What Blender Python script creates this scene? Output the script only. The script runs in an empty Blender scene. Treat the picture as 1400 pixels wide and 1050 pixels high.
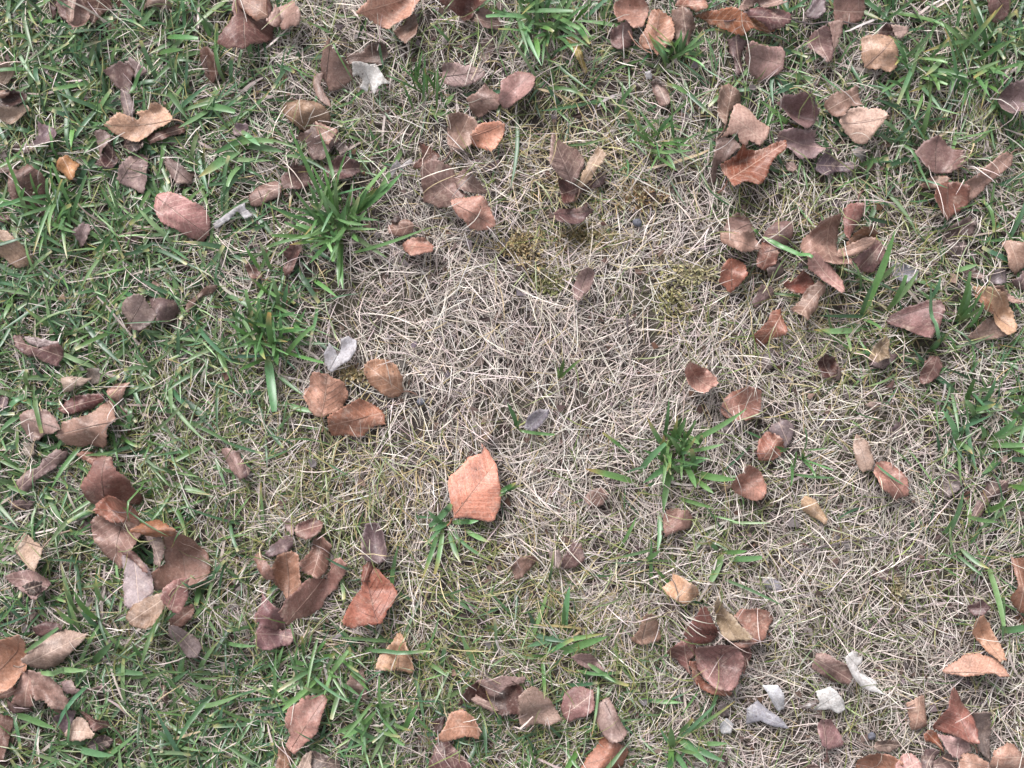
import bpy, math
import numpy as np
from mathutils import Vector
from mathutils.geometry import delaunay_2d_cdt

scene = bpy.context.scene
C = scene.collection
R = np.random.default_rng(11)

# ---------------------------------------------------------------- camera, sky, sun, exposure
CAM_H = 1.35                       # metres above the lawn, looking straight down
PXM = 0.0007                       # one pixel of the 1400 px wide photograph on the ground, in metres
cam = bpy.data.objects.new('camera', bpy.data.cameras.new('camera'))
C.objects.link(cam)
cam.location = (0, 0, CAM_H)
cam.data.sensor_width = 36
cam.data.lens = 18 / (700 * PXM / (CAM_H - 0.012))
cam.data.clip_start = 0.05
cam.data.clip_end = 400
scene.camera = cam

SUN_EL, SUN_AZ = math.radians(44), math.radians(-25)    # azimuth measured from +Y towards +X
world = bpy.data.worlds.new('World')
scene.world = world
world.use_nodes = True
wn, wl = world.node_tree.nodes, world.node_tree.links
wn.clear()
sky = wn.new('ShaderNodeTexSky')
sky.sky_type = 'NISHITA'
sky.sun_disc = False
sky.sun_elevation = SUN_EL
sky.sun_rotation = SUN_AZ
sky.air_density = 1.0
sky.dust_density = 3.0
hs = wn.new('ShaderNodeHueSaturation')                  # overcast: the blue washed out of the sky
hs.inputs['Saturation'].default_value = 0.15
bg = wn.new('ShaderNodeBackground')
bg.inputs['Strength'].default_value = 0.095
wo = wn.new('ShaderNodeOutputWorld')
wl.new(sky.outputs[0], hs.inputs['Color'])
wl.new(hs.outputs[0], bg.inputs['Color'])
wl.new(bg.outputs[0], wo.inputs['Surface'])

sun = bpy.data.objects.new('sun', bpy.data.lights.new('sun', 'SUN'))
C.objects.link(sun)
sun.data.energy = 1.5
sun.data.angle = math.radians(26)
sun.data.color = (1.0, 0.985, 0.97)
sd = Vector((math.sin(SUN_AZ) * math.cos(SUN_EL), math.cos(SUN_AZ) * math.cos(SUN_EL), math.sin(SUN_EL)))
sun.rotation_euler = sd.to_track_quat('Z', 'Y').to_euler()
sun.location = (0, 1, 3)

scene.view_settings.view_transform = 'Standard'
scene.view_settings.look = 'None'
scene.view_settings.exposure = 1.84
scene.view_settings.gamma = 1
scene.view_settings.use_curve_mapping = False
scene.cycles.max_bounces = 5
scene.cycles.diffuse_bounces = 1
scene.cycles.glossy_bounces = 2
scene.cycles.transmission_bounces = 3

ALB = 0.58                         # seen brightness in the photograph -> base colour of the thing

LEAVES = r'''
A1|120,82,80|1|k=1.2|mauve rounded leaf in the dark clump touching the top edge of the lawn|295,-20 298,60 330,95 370,105 400,85 408,40 400,-20
A1|110,76,66|0||dark brown leaf lying beneath the folded grey-brown leaf at the top edge|430,-20 570,-20 582,30 540,80 510,150 480,100
A1|150,120,110|2|f=.5|grey-brown folded leaf hanging down over the mauve leaf near the top edge|420,12 445,10 475,60 492,100 507,150 477,186 445,196 412,170 395,130 400,60
+folded_edge|165,135,124|c=.3|395,40 420,12 436,24 441,100 428,150 402,146 390,105
A1|84,54,52|0||very dark narrow leaf wedged left of the mauve rounded leaf|255,10 295,-10 302,80 272,97
A1|150,122,112|0|v=.5|pinkish brown leaf half buried in grass between the top-edge clump and the big curled leaf|740,40 800,-10 890,-10 912,30 895,56 850,50 800,46
A1|125,112,112|0|v=.6|small grey leaf sunk deep in the grass above the twisted dark leaf|715,235 760,195 800,205 815,235 770,252
A1|125,86,77|1|a=.5,m=1300,20,1330,290|large dark brown leaf with a curled rim standing at the top edge in green grass|1265,-20 1250,60 1262,110 1240,150 1192,215 1172,260 1230,285 1310,290 1350,260 1400,240 1442,200 1437,60 1425,-20
+curled_edge|152,108,88|a=.3|1260,-20 1290,60 1380,130 1438,100 1425,-20
A1|106,72,62|1|f=.9,m=1110,435,1085,250|dark oval leaf folded like a boat among green blades near the top|1060,260 1085,250 1125,265 1165,330 1172,380 1132,430 1110,436 1086,390 1065,320
A1|172,142,126|1||pale tan leaf cut by the left edge, above the leaf with dark rolled edges|-20,330 50,345 85,370 60,400 30,440 -20,462
A1|78,50,48|1|c=.5|dark leaf with crinkled rolled edges at the left edge of the lawn|-20,540 45,478 100,485 150,500 162,540 120,570 60,572 -20,570
+curled_edge|150,116,102|a=.4|-20,475 44,475 52,498 20,516 -20,520
A1|166,140,125|2||pale brown leaf at the left edge, just below the dark rolled-edge leaf|-20,572 60,570 120,565 166,576 170,600 130,615 90,640 60,665 20,645 -20,632
A1|126,102,106|2|c=.3|mauve triangular leaf with a pointed corner, near the orange spotted leaf|200,645 240,660 290,690 306,715 291,745 230,775 185,796 170,770 195,730
A1|118,94,90|0|v=.5|dim brown leaf pressed under the mauve triangular leaf|50,780 110,765 185,765 195,805 120,812 60,800
A1|112,82,80|1|f=.4|dark twisted leaf narrowing to a rolled tail that points at a notched tan leaf|550,380 600,345 640,325 690,350 716,390 692,430 695,500 640,480 600,435
+folded_edge|142,118,117|c=.4|648,318 680,294 730,330 781,375 740,395 710,412 700,360
+rolled_tip|130,110,110|a=1|636,468 692,488 702,540 717,602 690,616 640,602 630,540
A1|206,166,136|3|c=.15,m=925,640,560,675|tan leaf with a deep notch and a dark hole, resting on darker leaves|560,675 640,600 690,620 728,634 752,618 722,606 730,590 780,580 805,555 850,555 900,600 926,640 890,665 830,690 780,730 735,756 680,745 620,715
A1|116,82,72|1||dark brown leaf sticking out from under the right end of the notched tan leaf|780,730 870,690 930,650 965,670 972,700 920,720 860,752 800,776
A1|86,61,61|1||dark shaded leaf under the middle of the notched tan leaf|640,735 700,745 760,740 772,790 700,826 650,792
A1|150,126,121|1|v=.25|pinkish leaf beside the lower left corner of the notched tan leaf|500,700 540,690 580,720 592,760 555,796 530,836 510,790
A1|92,62,62|1||dark maroon leaf between the notched tan leaf and the grey ribbed leaf|545,800 595,755 620,830 642,852 600,890 560,896 525,880
A1|186,132,82|2|a=.3|small orange leaf with dark specks in the grass near the left edge|310,840 350,820 380,845 411,860 406,920 390,956 350,946 310,910 300,880
A1|166,141,136|2|a=.25,m=620,975,750,810,w=1|grey-mauve leaf with strong dark side ribs below the notched tan leaf|730,810 765,820 786,880 781,960 760,1031 720,1010 640,975 610,950 640,905 680,840
A1|141,116,111|2|f=.25,m=870,850,1010,970|brown-mauve pointed leaf to the right of the grey ribbed leaf|885,830 940,865 990,905 1016,935 1011,970 940,979 915,950 890,910 870,870
A1|146,126,131|2|f=.4|small mauve folded leaf beside flattened wide green blades|1235,690 1250,655 1310,660 1326,685 1280,720 1245,716
A1|126,91,81|2|c=.25,m=130,1110,135,865,w=1|brown cupped leaf with raised ribs below the mauve triangular leaf|60,905 110,905 140,863 190,890 231,950 221,1020 191,1090 140,1112 90,1080 65,1010 50,940
A1|128,104,99|1|c=.4|small crumpled brown leaf at the left edge next to the ribbed cupped leaf|-20,880 30,875 80,870 92,905 50,922 -20,926
A2|166,131,121|2|a=.4|pinkish brown leaf with a rolled side near the top edge beside a curled one|100,120 130,60 170,20 230,10 270,50 290,80 296,130 286,160 240,160 190,166 150,146 110,130
+rolled_edge|182,147,136|a=.8|98,120 150,30 176,60 166,130 150,152 115,134
A2|206,151,126|3|c=.12,m=585,100,880,-40|large bright orange-tan leaf at the top edge over a darker brown leaf|580,100 640,30 680,-50 900,-60 925,-20 890,40 862,100 800,118 750,156 700,140 640,110
A2|141,106,91|1||brown leaf poking down from under the large bright top-edge leaf|770,190 830,110 880,50 902,130 896,190 860,225 840,251 810,220
A2|136,91,81|2|c=.3|dark red-brown leaf with an orange rim at the top edge, left of a green tuft|1008,42 1060,10 1100,-30 1240,-30 1292,0 1262,35 1202,50 1192,100 1152,126 1110,80 1060,60
+curled_edge|176,126,90|c=.3|1215,-30 1300,-30 1292,2 1262,36 1225,40
A2|151,121,111|1|v=.2|dull pinkish leaf under the dark red-brown one with the orange rim|1190,80 1240,50 1300,70 1342,110 1332,150 1270,152 1220,130 1180,120
A2|141,111,101|2|a=.35,m=400,470,450,235|broad grey-brown leaf with a dark pointed tip lying left of a small white leaf|385,390 390,310 440,230 452,270 490,310 530,350 562,400 520,440 470,470 430,482 400,430
+rolled_edge|157,127,117|a=.8|338,440 355,385 402,380 386,460 430,540 442,577 400,550 360,510
A2|121,91,86|0|v=.3|dark brown leaf half hidden in straw above the small white leaf|510,280 560,290 600,270 640,240 732,240 737,290 700,342 640,330 600,342 540,342
A2|193,189,187|3|a=.4,W=1,m=655,485,600,345|small white lobed leaf with dark holes on brown leaves near the top|555,345 600,336 640,345 674,336 702,378 722,410 750,437 705,441 690,454 664,500 648,470 638,432 630,484 605,472 586,464 602,440 606,422 582,402 556,416
A2|162,128,102|1|a=.35,v=.2|olive-tan fuzzy leaf lying over a reddish leaf, above the biggest green tuft|155,565 220,510 300,530 370,550 432,590 437,650 400,666 340,660 300,700 240,660 190,610
A2|140,106,101|0||reddish mauve leaf under the olive-tan fuzzy leaf|300,720 360,660 420,670 472,690 487,720 450,790 400,852 340,852 310,780
+folded_tip|167,127,112|c=.3|358,653 430,680 477,700 430,782 370,722
A2|151,131,131|0|v=.3|small greyish leaf behind upright green blades of the biggest tuft|450,770 500,750 527,790 490,832
A2|121,91,91|0|v=.2|dark brown leaf crossed by green blades at the head of the biggest tuft|390,880 450,850 500,830 580,860 592,910 540,942 470,972 420,940
A2|121,91,86|0|v=.2|dark mauve leaf lying left of the biggest green tuft|180,950 250,870 300,880 310,930 342,980 250,1012 190,1002
A2|147,117,107|1|a=.5|tan-brown arched leaf at the end of a dark mauve leaf, near the biggest tuft|-5,1040 50,980 140,950 172,1000 172,1050 120,1062 60,1092 10,1092
A2|161,131,126|2|f=-.4,m=1030,400,1258,380,w=1|long grey-brown leaf with dark ribs lying on straw at the upper middle|1030,350 1080,335 1150,345 1200,350 1256,370 1261,400 1220,430 1140,456 1060,446 1030,420
A2|131,106,101|0|v=.5|small brown leaf sunk in straw above the long ribbed grey-brown leaf|1220,230 1260,200 1312,200 1312,260 1270,322 1240,310
A2|166,131,121|1|a=.3|pinkish veined leaf touching a rounder pinkish leaf in the upper middle straw|1160,520 1220,490 1260,450 1310,490 1352,530 1332,570 1290,590 1220,616 1180,580
A3|166,131,121|2|a=.2|rounded pinkish brown leaf above the bright orange leaf in the upper middle straw|15,450 60,400 110,375 160,380 202,410 192,480 160,520 80,560 30,572 0,540 12,500
A2|161,126,116|1|a=.2|dusty pinkish oval leaf with the bright small orange leaf on its corner|1055,700 1070,620 1120,600 1190,620 1226,665 1202,720 1162,790 1080,816 1055,770
A2|206,141,111|3|a=.15,m=1172,730,1358,650|bright small orange leaf overlapping a dusty pinkish oval leaf|1170,720 1200,690 1250,650 1330,640 1362,660 1352,720 1290,812 1230,780 1180,760
A2|126,86,76|1|c=.5|dark brown hooked leaf standing on edge right of pale withered scraps|866,884 920,830 903,758 960,780 1016,830 1002,850 940,886 890,896
A2|151,121,111|1|k=3|large crumpled brown leaf at the top of the bare straw patch|920,900 970,870 1040,885 1092,915 1107,960 1122,1010 1172,1052 1130,1092 1060,1112 980,1092 930,1062 918,980
A2|146,116,109|2|c=.3|rounded folded leaf overlapping the large crumpled brown leaf|1098,970 1130,925 1170,920 1222,970 1272,1022 1230,1036 1150,1036 1110,1010
A2|159,151,155|1|c=.3,W=1|pale withered curled scrap of leaf by the tips of the biggest tuft|758,945 748,900 790,848 812,878 860,838 872,860 830,892 785,897
A2|121,101,101|0|v=.5|dark mauve leaf hidden under straw below the bright small orange leaf|1180,860 1240,830 1270,870 1330,840 1332,890 1250,912
A3|171,126,111|1|a=.2|pinkish brown leaf of the top-edge group left of the orange-brown one|620,-20 770,-30 802,40 792,100 770,152 720,162 680,112 640,132 620,80
A3|151,116,106|0|v=.1|dull brown leaf below the pinkish one, left in the top-edge group|600,170 650,130 700,115 717,160 722,200 710,240 650,267 608,250
A3|187,132,106|3|a=.25,m=820,285,870,45,s=700,155|glossy orange-brown leaf facing up in the group at the top edge|755,215 780,160 820,50 860,45 920,70 942,120 937,200 890,265 850,297 820,265 770,260
A3|136,106,96|1|f=-.3|brown leaf tucked right of the glossy orange-brown top-edge leaf|930,50 980,40 1030,80 1062,140 1032,180 1030,252 980,240 940,200
A3|171,116,96|2|c=.3|small reddish leaf touching the top edge between two leaf groups|940,30 985,-20 1112,-20 1117,40 1060,60 1020,30 980,42
A3|176,112,76|2|c=.12|large rusty orange leaf lying flat under purple curled leaves at the top edge|1050,65 1120,55 1250,60 1310,90 1400,110 1470,130 1492,152 1440,170 1350,170 1300,197 1270,180 1200,150 1130,110
A3|125,81,81|3|a=.5|dark wine-red folded leaf on top of the large rusty orange leaf|1280,90 1400,40 1520,60 1557,90 1542,140 1470,167 1440,172 1380,120
A3|166,131,126|3|c=.6|pinkish leaf with an upturned wavy rim crowning the top-edge heap|1255,92 1290,30 1340,-20 1440,-10 1522,40 1490,56 1420,50 1370,20 1300,80
A3|112,86,86|0||dark shaded leaf under the rusty heap at the top edge|1220,200 1280,185 1322,230 1302,290 1312,370 1280,402 1250,300
A3|166,136,126|2|a=.3|grey-pink leaf with a bent side below the rusty heap at the top|1310,270 1340,240 1400,250 1510,250 1527,290 1526,360 1480,400 1400,416 1350,372 1318,322
A3|187,167,84|2|a=.4,Y=1|narrow withered yellow leaf below the green tuft at the top edge|368,188 400,178 440,230 447,290 477,360 470,392 440,350 420,322 385,262
A3|141,111,106|1|a=1|brown rolled leaf with a dark open end, beside a small green tuft|815,440 850,415 900,440 916,490 926,540 890,566 860,552 840,500
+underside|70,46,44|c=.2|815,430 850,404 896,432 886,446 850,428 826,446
A3|159,155,159|1|W=1|tiny pale chip of leaf touching the brown rolled leaf|785,378 815,373 827,411 795,416
A3|157,122,116|2|a=.25,m=400,985,285,730,w=1|pinkish brown leaf with fine stripes at the upper edge of the straw patch|270,880 290,715 350,760 420,775 472,840 452,900 420,962 390,986 340,952 300,920
A3|163,133,112|3|f=-.5|folded tan leaf pressed against the fine-striped pinkish leaf|423,987 450,920 500,830 540,773 582,830 540,882 500,952 460,992
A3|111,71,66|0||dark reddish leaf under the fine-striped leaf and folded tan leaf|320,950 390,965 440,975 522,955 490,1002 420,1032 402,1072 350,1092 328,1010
A3|116,86,86|1|a=.6|small dark curled leaf at the right foot of the folded tan leaf|508,962 540,910 582,930 572,972 512,1003
A3|161,126,111|2|a=.2|brown leaf half covered by the pale turned-over leaf and above the rust-red one|1165,530 1180,470 1230,445 1302,490 1312,540 1280,560 1245,590 1215,667 1180,620
A3|192,157,142|3|a=.5|pale pinkish leaf with a turned-over edge above a rust-red leaf|1245,580 1280,553 1330,570 1400,640 1452,670 1442,720 1400,772 1340,740 1322,792 1270,712 1195,722 1225,680
A3|151,91,66|2|c=.3|rust-red leaf below the pale pinkish turned-over leaf|1180,880 1270,820 1290,770 1330,800 1390,790 1480,760 1532,750 1520,800 1470,850 1440,910 1420,960 1380,987 1290,980 1240,1012 1220,970
A3|141,116,106|0||grey-brown leaf under the left side of the rust-red leaf|1145,820 1170,740 1260,730 1282,790 1232,840 1180,880 1160,962 1130,960
A4|117,97,102|1|c=.3|dark grey-mauve leaf touching the top edge right of the rusty heap|240,70 290,-20 350,-20 342,60 300,102 258,90
A4|166,126,111|1|a=.1|pinkish tan leaf at the top edge with a thin twig across it|370,-20 540,-20 562,40 540,102 480,122 400,117 380,60
A4|141,106,101|2|a=.4|mauve-brown cupped leaf below the pinkish tan top-edge leaf|250,220 270,175 340,135 387,175 392,250 380,322 350,332 300,280 260,252
+folded_edge|167,132,122|c=.2|350,128 430,110 432,180 395,272 385,210 375,180
A4|182,142,122|3|a=.25,m=560,350,720,190|square-shaped tan leaf with side veins lying over a dark one|540,200 580,175 660,175 710,190 737,215 732,300 725,352 690,377 630,365 560,352 545,300
A4|101,66,61|1|c=.4|dark leaf with a pale turned-up flap behind the square-shaped tan leaf|618,172 660,130 720,140 722,190 660,190
+curled_edge|182,152,142|c=.3|690,133 792,130 792,150 750,207 720,180
A4|166,116,111|2|a=.3,m=1190,-20,1320,60|reddish pink leaf on the top edge near the top right corner|1180,-20 1320,-30 1332,50 1312,92 1260,107 1200,60
A4|141,111,111|2|k=2.2|mauve-brown wrinkled leaf above a grey lobed leaf, right of the pale pinkish leaf|50,570 130,520 220,505 260,540 302,600 292,650 240,690 215,727 170,680 120,600
A4|157,122,107|1|c=.3|brown leaf with an upturned rim under the pale round leaf on the upper right|350,520 400,490 470,475 522,443 532,490 542,560 480,572 430,622 380,612 343,560
A4|202,167,152|3|a=.25,m=425,650,655,640|pale cream-pink leaf overlapping a brown leaf with an upturned rim|420,650 440,600 490,570 560,575 640,600 662,630 612,690 560,762 510,752 480,712
A4|161,136,131|1|k=2.5,v=.15|grey lobed withered leaf below the mauve-brown wrinkled leaf|90,710 150,690 230,700 290,690 292,760 337,795 270,852 210,842 160,792 100,762
A4|167,132,122|1||tiny pink leaf beside the right end of the rust-red leaf|135,860 170,850 197,890 170,912 140,892
A4|111,91,96|1|c=.5|dark purple-grey leaf with upturned edges below the pale cream-pink leaf|290,905 300,860 350,800 410,840 480,860 517,880 480,912 410,912 340,942
A4|141,136,136|0|v=.5|small greyish leaf sunk in straw under the pale cream-pink leaf|470,800 560,780 577,830 540,862 480,832
A4|142,107,102|2|a=.2,m=940,720,940,920|purple-brown diamond-shaped leaf near the right edge|820,810 860,760 940,718 1000,770 1062,810 1052,880 1010,912 940,922 880,897 850,860
A4|167,132,112|1||small light brown leaf below the purple-brown diamond-shaped leaf|833,992 890,950 970,930 1002,950 960,992 900,1007
A4|167,132,117|2|a=.9,k=2|long rolled pinkish leaf with tiny holes pointing down to a red-brown leaf|1080,970 1150,920 1230,850 1300,808 1342,830 1332,870 1270,932 1200,992 1140,1062 1110,1082 1105,1000
A4|142,92,76|2|f=.25,m=1000,975,1000,1170|red-brown leaf split by its pale midrib at the foot of the long rolled leaf|900,1030 960,980 1030,965 1105,990 1112,1060 1100,1092 1040,1132 970,1182 920,1152 890,1082
A4|151,121,126|2|a=.1|mauve leaf cut by the right edge in the upper right grass|1260,580 1300,470 1340,450 1430,450 1430,620 1360,600 1280,642 1255,612
A4|131,111,111|0|v=.5|grey leaf sunk in grass right of the purple-brown diamond leaf|1058,840 1110,790 1132,850 1090,882
B1|176,141,121|2|a=.25|broad tan leaf cut by the left edge among dense green grass|-20,210 50,225 110,270 150,330 162,380 110,402 70,407 -20,332
B1|111,76,71|1||dark leaf touching the left edge just above the broad tan one|-20,122 40,130 52,160 -20,172
B1|151,126,121|2|f=.5|small grey-brown folded leaf standing in dense green grass|380,220 430,170 465,180 472,220 440,292 420,302 400,260
B1|146,116,121|0|v=.4|small mauve leaf sunk in grass beside the large pink oval leaf|650,250 690,215 737,240 722,280 670,282
B1|182,132,122|2|a=.12,m=825,30,1100,240|large pink oval leaf with a brown rim in the upper left grass|820,90 825,30 860,10 920,15 1000,45 1070,85 1112,150 1102,210 1060,272 1010,250 940,215 880,180 840,140
B1|163,159,164|2|f=.5,W=1|silvery grey strip of withered leaf at the end of the large pink oval leaf|1123,175 1200,125 1300,63 1302,95 1342,130 1300,152 1260,112 1210,162 1140,202
B1|141,101,91|1|c=.3|small reddish brown leaf in straw left of a dark cupped leaf|1300,400 1330,385 1380,430 1392,470 1340,472 1310,440
B1|112,87,76|1|a=.8|brown curved strip of leaf arching through straw and grass|998,600 1040,550 1100,510 1162,503 1142,540 1070,562 1032,612 1017,662 1000,652
B1|136,111,106|2|a=.15,m=680,740,790,570|grey-brown rounded leaf overlapping its twin in the left green grass|665,640 680,595 740,560 780,563 802,610 847,665 820,700 780,740 720,750 690,700
B1|122,97,97|1||darker grey leaf half under the rounded grey-brown one in the left green grass|780,572 850,565 920,590 942,640 902,700 855,702 825,660 795,620
B1|116,76,76|2|c=.4|dark red leaf with a pale turned-down rim near the left edge|73,775 100,768 150,820 240,835 340,810 347,860 302,942 220,905 140,872 90,830
+curled_edge|167,147,147|a=.3|98,768 200,785 300,810 240,836 160,826
B1|182,152,142|2|a=.5,k=2|pale twisted leaf above a flat dark red leaf in the left clump|308,1000 380,990 472,1000 440,1042 400,1040 385,1062 335,1075
B1|111,96,91|0||dark brown leaf behind the pale twisted leaf in the left clump|440,940 540,950 552,1020 480,1042 450,992
B2|182,131,111|2|a=.25,m=1095,90,1300,195|orange-brown leaf at the top of the straw patch beside the crumpled brown leaf|1080,70 1140,60 1230,48 1272,80 1312,180 1312,202 1250,217 1190,217 1130,162 1090,112
B2|142,102,92|2|a=.7|small brown rounded leaf with a dark upturned flap on the straw patch|745,195 770,165 850,150 882,185 872,225 800,247 750,232
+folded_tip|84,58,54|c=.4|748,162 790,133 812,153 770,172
B2|172,122,106|2|a=.2|pinkish orange leaf below the small rounded one, at the tip of a long green blade|820,280 860,250 930,250 977,290 982,330 920,347 870,352 830,322
B2|121,86,81|1|c=.5|dark brown cupped leaf left below the biggest green tuft|195,340 220,285 277,285 282,330 252,380 242,430 188,457 180,410 200,380
B2|174,170,175|2|k=.8,W=1,m=425,955,500,800|pale silver leaf with two lobes at the left of the straw patch|400,920 395,870 430,810 460,850 472,882 488,840 490,790 530,775 572,800 572,850 540,902 490,932 440,967 420,955
C2|202,152,127|2|a=.2,m=390,200,420,-40,w=1|light tan leaf with clear side veins on the left of the straw patch|325,30 330,-10 345,-47 380,-40 470,-10 512,20 517,90 480,152 430,182 395,207 350,182 310,112 303,65
C2|182,132,107|2|a=.15|orange-tan oval leaf right of the light tan veined leaf|613,-75 640,-107 720,-112 792,-80 817,-20 822,40 797,82 740,87 690,60 640,20 618,-20
B3|112,82,82|2|c=.35,m=300,130,510,105|dark purple leaf with a pale midrib near yellow moss|298,130 330,90 400,95 470,90 512,105 470,152 440,177 380,187 318,172
B3|162,132,127|2|a=.2,m=425,590,485,415|narrow pinkish oval leaf standing alone beside green-yellow moss|400,520 430,450 482,413 507,440 502,500 460,562 430,592 403,570
B3|151,121,111|1|k=2.5|dusty grey-brown leaf with holes above a pinkish folded leaf|1198,215 1220,150 1280,118 1340,150 1372,200 1360,245 1250,240
B3|182,142,127|2|a=.4|pinkish folded leaf below the dusty grey-brown leaf with holes|1173,230 1250,225 1360,235 1392,312 1340,332 1280,347 1240,312 1190,282
B3|177,112,86|2|a=.15,m=1255,540,1240,370|rusty orange round leaf lying alone right of the yellow moss|1183,460 1190,400 1230,368 1290,365 1322,400 1322,450 1290,502 1250,542 1215,512 1190,492
B3|197,152,137|2|k=2,a=.2|pale pink rounded leaf with a pinched tip on the right of the straw patch|988,1000 990,940 1005,908 1060,930 1110,945 1157,990 1142,1032 1100,1067 1070,1077 1030,1052
B3|116,96,91|0|v=.6|small dark brown leaf sunk in straw left of green-yellow moss|88,410 120,368 167,390 162,432 110,442
B4|141,111,106|1|a=.3|grey-mauve leaf at the left of the large clump by a wide green blade|10,270 30,220 90,170 177,158 172,240 120,322 60,300
B4|167,117,102|2|a=.2|reddish oval leaf below the grey-mauve leaf at the left of the large right clump|-22,400 -12,330 20,273 70,290 102,330 82,390 30,424
B4|121,101,96|0|v=.3|dark leaf sunk under the reddish oval leaf in the large right clump|20,420 80,380 120,390 132,440 90,472 40,462
B4|172,132,117|2|k=2.2|large pinkish leaf with a torn dark gap heading the large right clump|213,310 240,240 300,180 412,128 432,150 417,250 420,300 430,345 472,370 457,402 390,407 300,392 213,362
B4|162,117,107|1|f=-.5|upright reddish leaf behind the large pinkish leaf with the dark gap|438,100 470,70 547,78 542,130 510,202 480,232 450,292 440,220 450,160
B4|152,102,76|2|c=.3|small orange-brown leaf between the upright reddish leaf and a light rolled one|448,292 490,220 550,208 597,240 592,260 520,282 460,302
B4|182,147,132|3|a=.8|light tan rolled leaf lying across the middle of the large right clump|393,330 440,300 540,263 597,258 582,292 530,332 460,357 400,352
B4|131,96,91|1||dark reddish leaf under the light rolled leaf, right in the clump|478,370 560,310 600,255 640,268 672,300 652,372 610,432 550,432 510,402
B4|177,137,122|3|a=.7|long folded tan leaf reaching down from the large pinkish leaf of the clump|213,375 250,343 300,370 360,420 412,490 417,532 390,562 350,532 300,482 240,432
B4|142,81,66|2|c=.4|dark rust-red leaf tucked under the long folded tan leaf|110,490 170,480 220,428 282,470 297,495 235,547 180,547 118,510
B4|157,122,107|2|a=.25|brown leaf tapering to a point below the dark rust-red leaf|138,640 200,590 240,530 290,483 342,510 332,550 300,582 282,642 230,702 190,672
B4|136,111,106|0|v=.3|dull brown leaf half buried left of the dark rust-red leaf|-42,600 0,500 60,520 72,550 20,592 -20,622
B4|157,102,81|2|a=.3,f=.2|orange-brown upright leaf below the large right clump|-32,770 20,700 50,648 100,633 112,680 132,720 120,772 60,792 35,827 -12,810
B4|136,111,111|0|v=.45|grey-mauve leaf sunk in grass below the red-brown split leaf|968,240 1010,190 1090,148 1132,180 1122,240 1060,252 1010,282 975,272
B4|141,121,121|0|v=.5|pale mauve leaf sunk under straw loops, lower one of two grey leaves|988,290 1060,268 1112,290 1102,332 1040,362 1000,332
B4|155,155,165|0|v=.5,W=1|bluish white flat leaf lying under straw by upright green blades|688,420 700,388 770,388 842,430 832,482 770,492 718,472
B4|146,106,101|2|a=.15,m=685,690,965,600|purple-brown wide leaf near the right edge crossed by one green blade|683,690 760,630 850,598 960,588 972,640 932,722 870,782 830,787 760,742 700,712
B4|197,152,127|3|f=.45,m=1110,520,1350,745|bright tan folded leaf with a toothed edge near the right edge|1108,520 1190,513 1270,560 1310,600 1342,660 1362,720 1340,752 1300,772 1260,722 1220,650 1170,590
+underside|152,102,67|c=.3|1118,535 1175,580 1222,640 1228,668 1160,622 1128,572
B4|157,127,117|1|a=.3|dull pinkish leaf peeping from under the bright tan toothed leaf|1093,780 1150,720 1220,668 1262,722 1312,767 1240,792 1140,802
B4|167,132,117|2|a=.4|light brown curved leaf touching the right edge at mid height|1293,280 1340,263 1430,280 1430,400 1370,447 1320,402 1310,322
B4|152,132,137|1|c=.4,k=2|greyish twisted leaf just above the bright tan toothed leaf|1218,430 1300,398 1322,420 1312,482 1260,502 1208,492
B4|167,132,122|1|k=2|tan leaf with small holes behind the bright tan toothed leaf|1223,510 1280,508 1330,560 1362,602 1320,597 1260,547
B4|142,117,107|0|v=.4|brown leaf sunk beside upright green blades at the right|1078,430 1150,418 1192,460 1140,477
B4|131,106,106|1||dark brown leaf touching the right edge below the light curved one|1343,490 1400,428 1430,430 1430,530 1370,512
B4|166,141,116|1|v=.2|sandy leaf below the purple-brown wide leaf|548,900 600,820 680,773 692,830 672,882 600,917
B4|112,87,92|0||dark purple leaf under the sandy leaf on the right|588,920 650,880 720,868 737,880 692,922 640,952
B4|147,107,97|2|a=.15|small reddish brown pointed leaf below the purple-brown wide leaf|858,1030 860,930 890,878 942,890 967,940 942,992 900,1027
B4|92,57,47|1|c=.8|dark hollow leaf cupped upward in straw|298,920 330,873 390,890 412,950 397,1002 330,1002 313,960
+curled_edge|152,127,122|a=.3|393,900 432,950 432,1012 400,1002 412,942
B4|136,121,121|0|v=.6|grey leaf pressed flat in straw left of the dark hollow cupped leaf|-2,870 60,838 92,880 60,942 0,962
C1|131,86,81|2|a=.3|flat dark red leaf in the left clump between two tan ones|293,155 360,100 420,80 550,68 557,95 500,142 430,172 340,182
C1|177,137,122|2|a=.2|small tan leaf at the top right of the left clump|563,40 620,18 687,8 660,62 630,112 580,107
C1|162,122,107|1|k=2,m=645,215,320,290|broad brown leaf with a wavy rim, largest of the left clump|308,295 350,250 345,215 450,195 520,150 580,93 602,130 632,180 647,215 602,252 592,322 550,367 490,347 410,352 358,342
C1|147,122,112|2|a=.3,m=345,255,100,200|grey-brown leaf whose tip touches the broad wavy brown leaf|93,190 140,158 240,153 290,200 347,257 290,277 230,292 180,322 130,292 103,240
C1|141,126,121|0|v=.4|pale grey leaf sunk below the grey-brown leaf at the left edge of the clump|118,330 180,340 192,390 150,417 113,390
C1|131,106,101|2|a=.9|brown rolled leaf lying diagonally in left green grass|63,592 90,540 130,490 200,460 230,410 290,363 342,385 322,432 262,492 200,522 150,582 110,607
C1|111,91,91|0|v=.3|dark mauve leaf cut by the left edge near the left clump|-20,80 40,90 42,140 -20,152
C1|111,91,91|0|v=.3|dark leaf sunk in grass below the diagonal rolled leaf|28,650 120,633 192,640 150,692 80,692
C1|167,112,97|1|a=.5|narrow reddish leaf above the glossy brown leaf with cross folds|403,390 450,373 500,400 527,440 480,442 430,422
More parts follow.
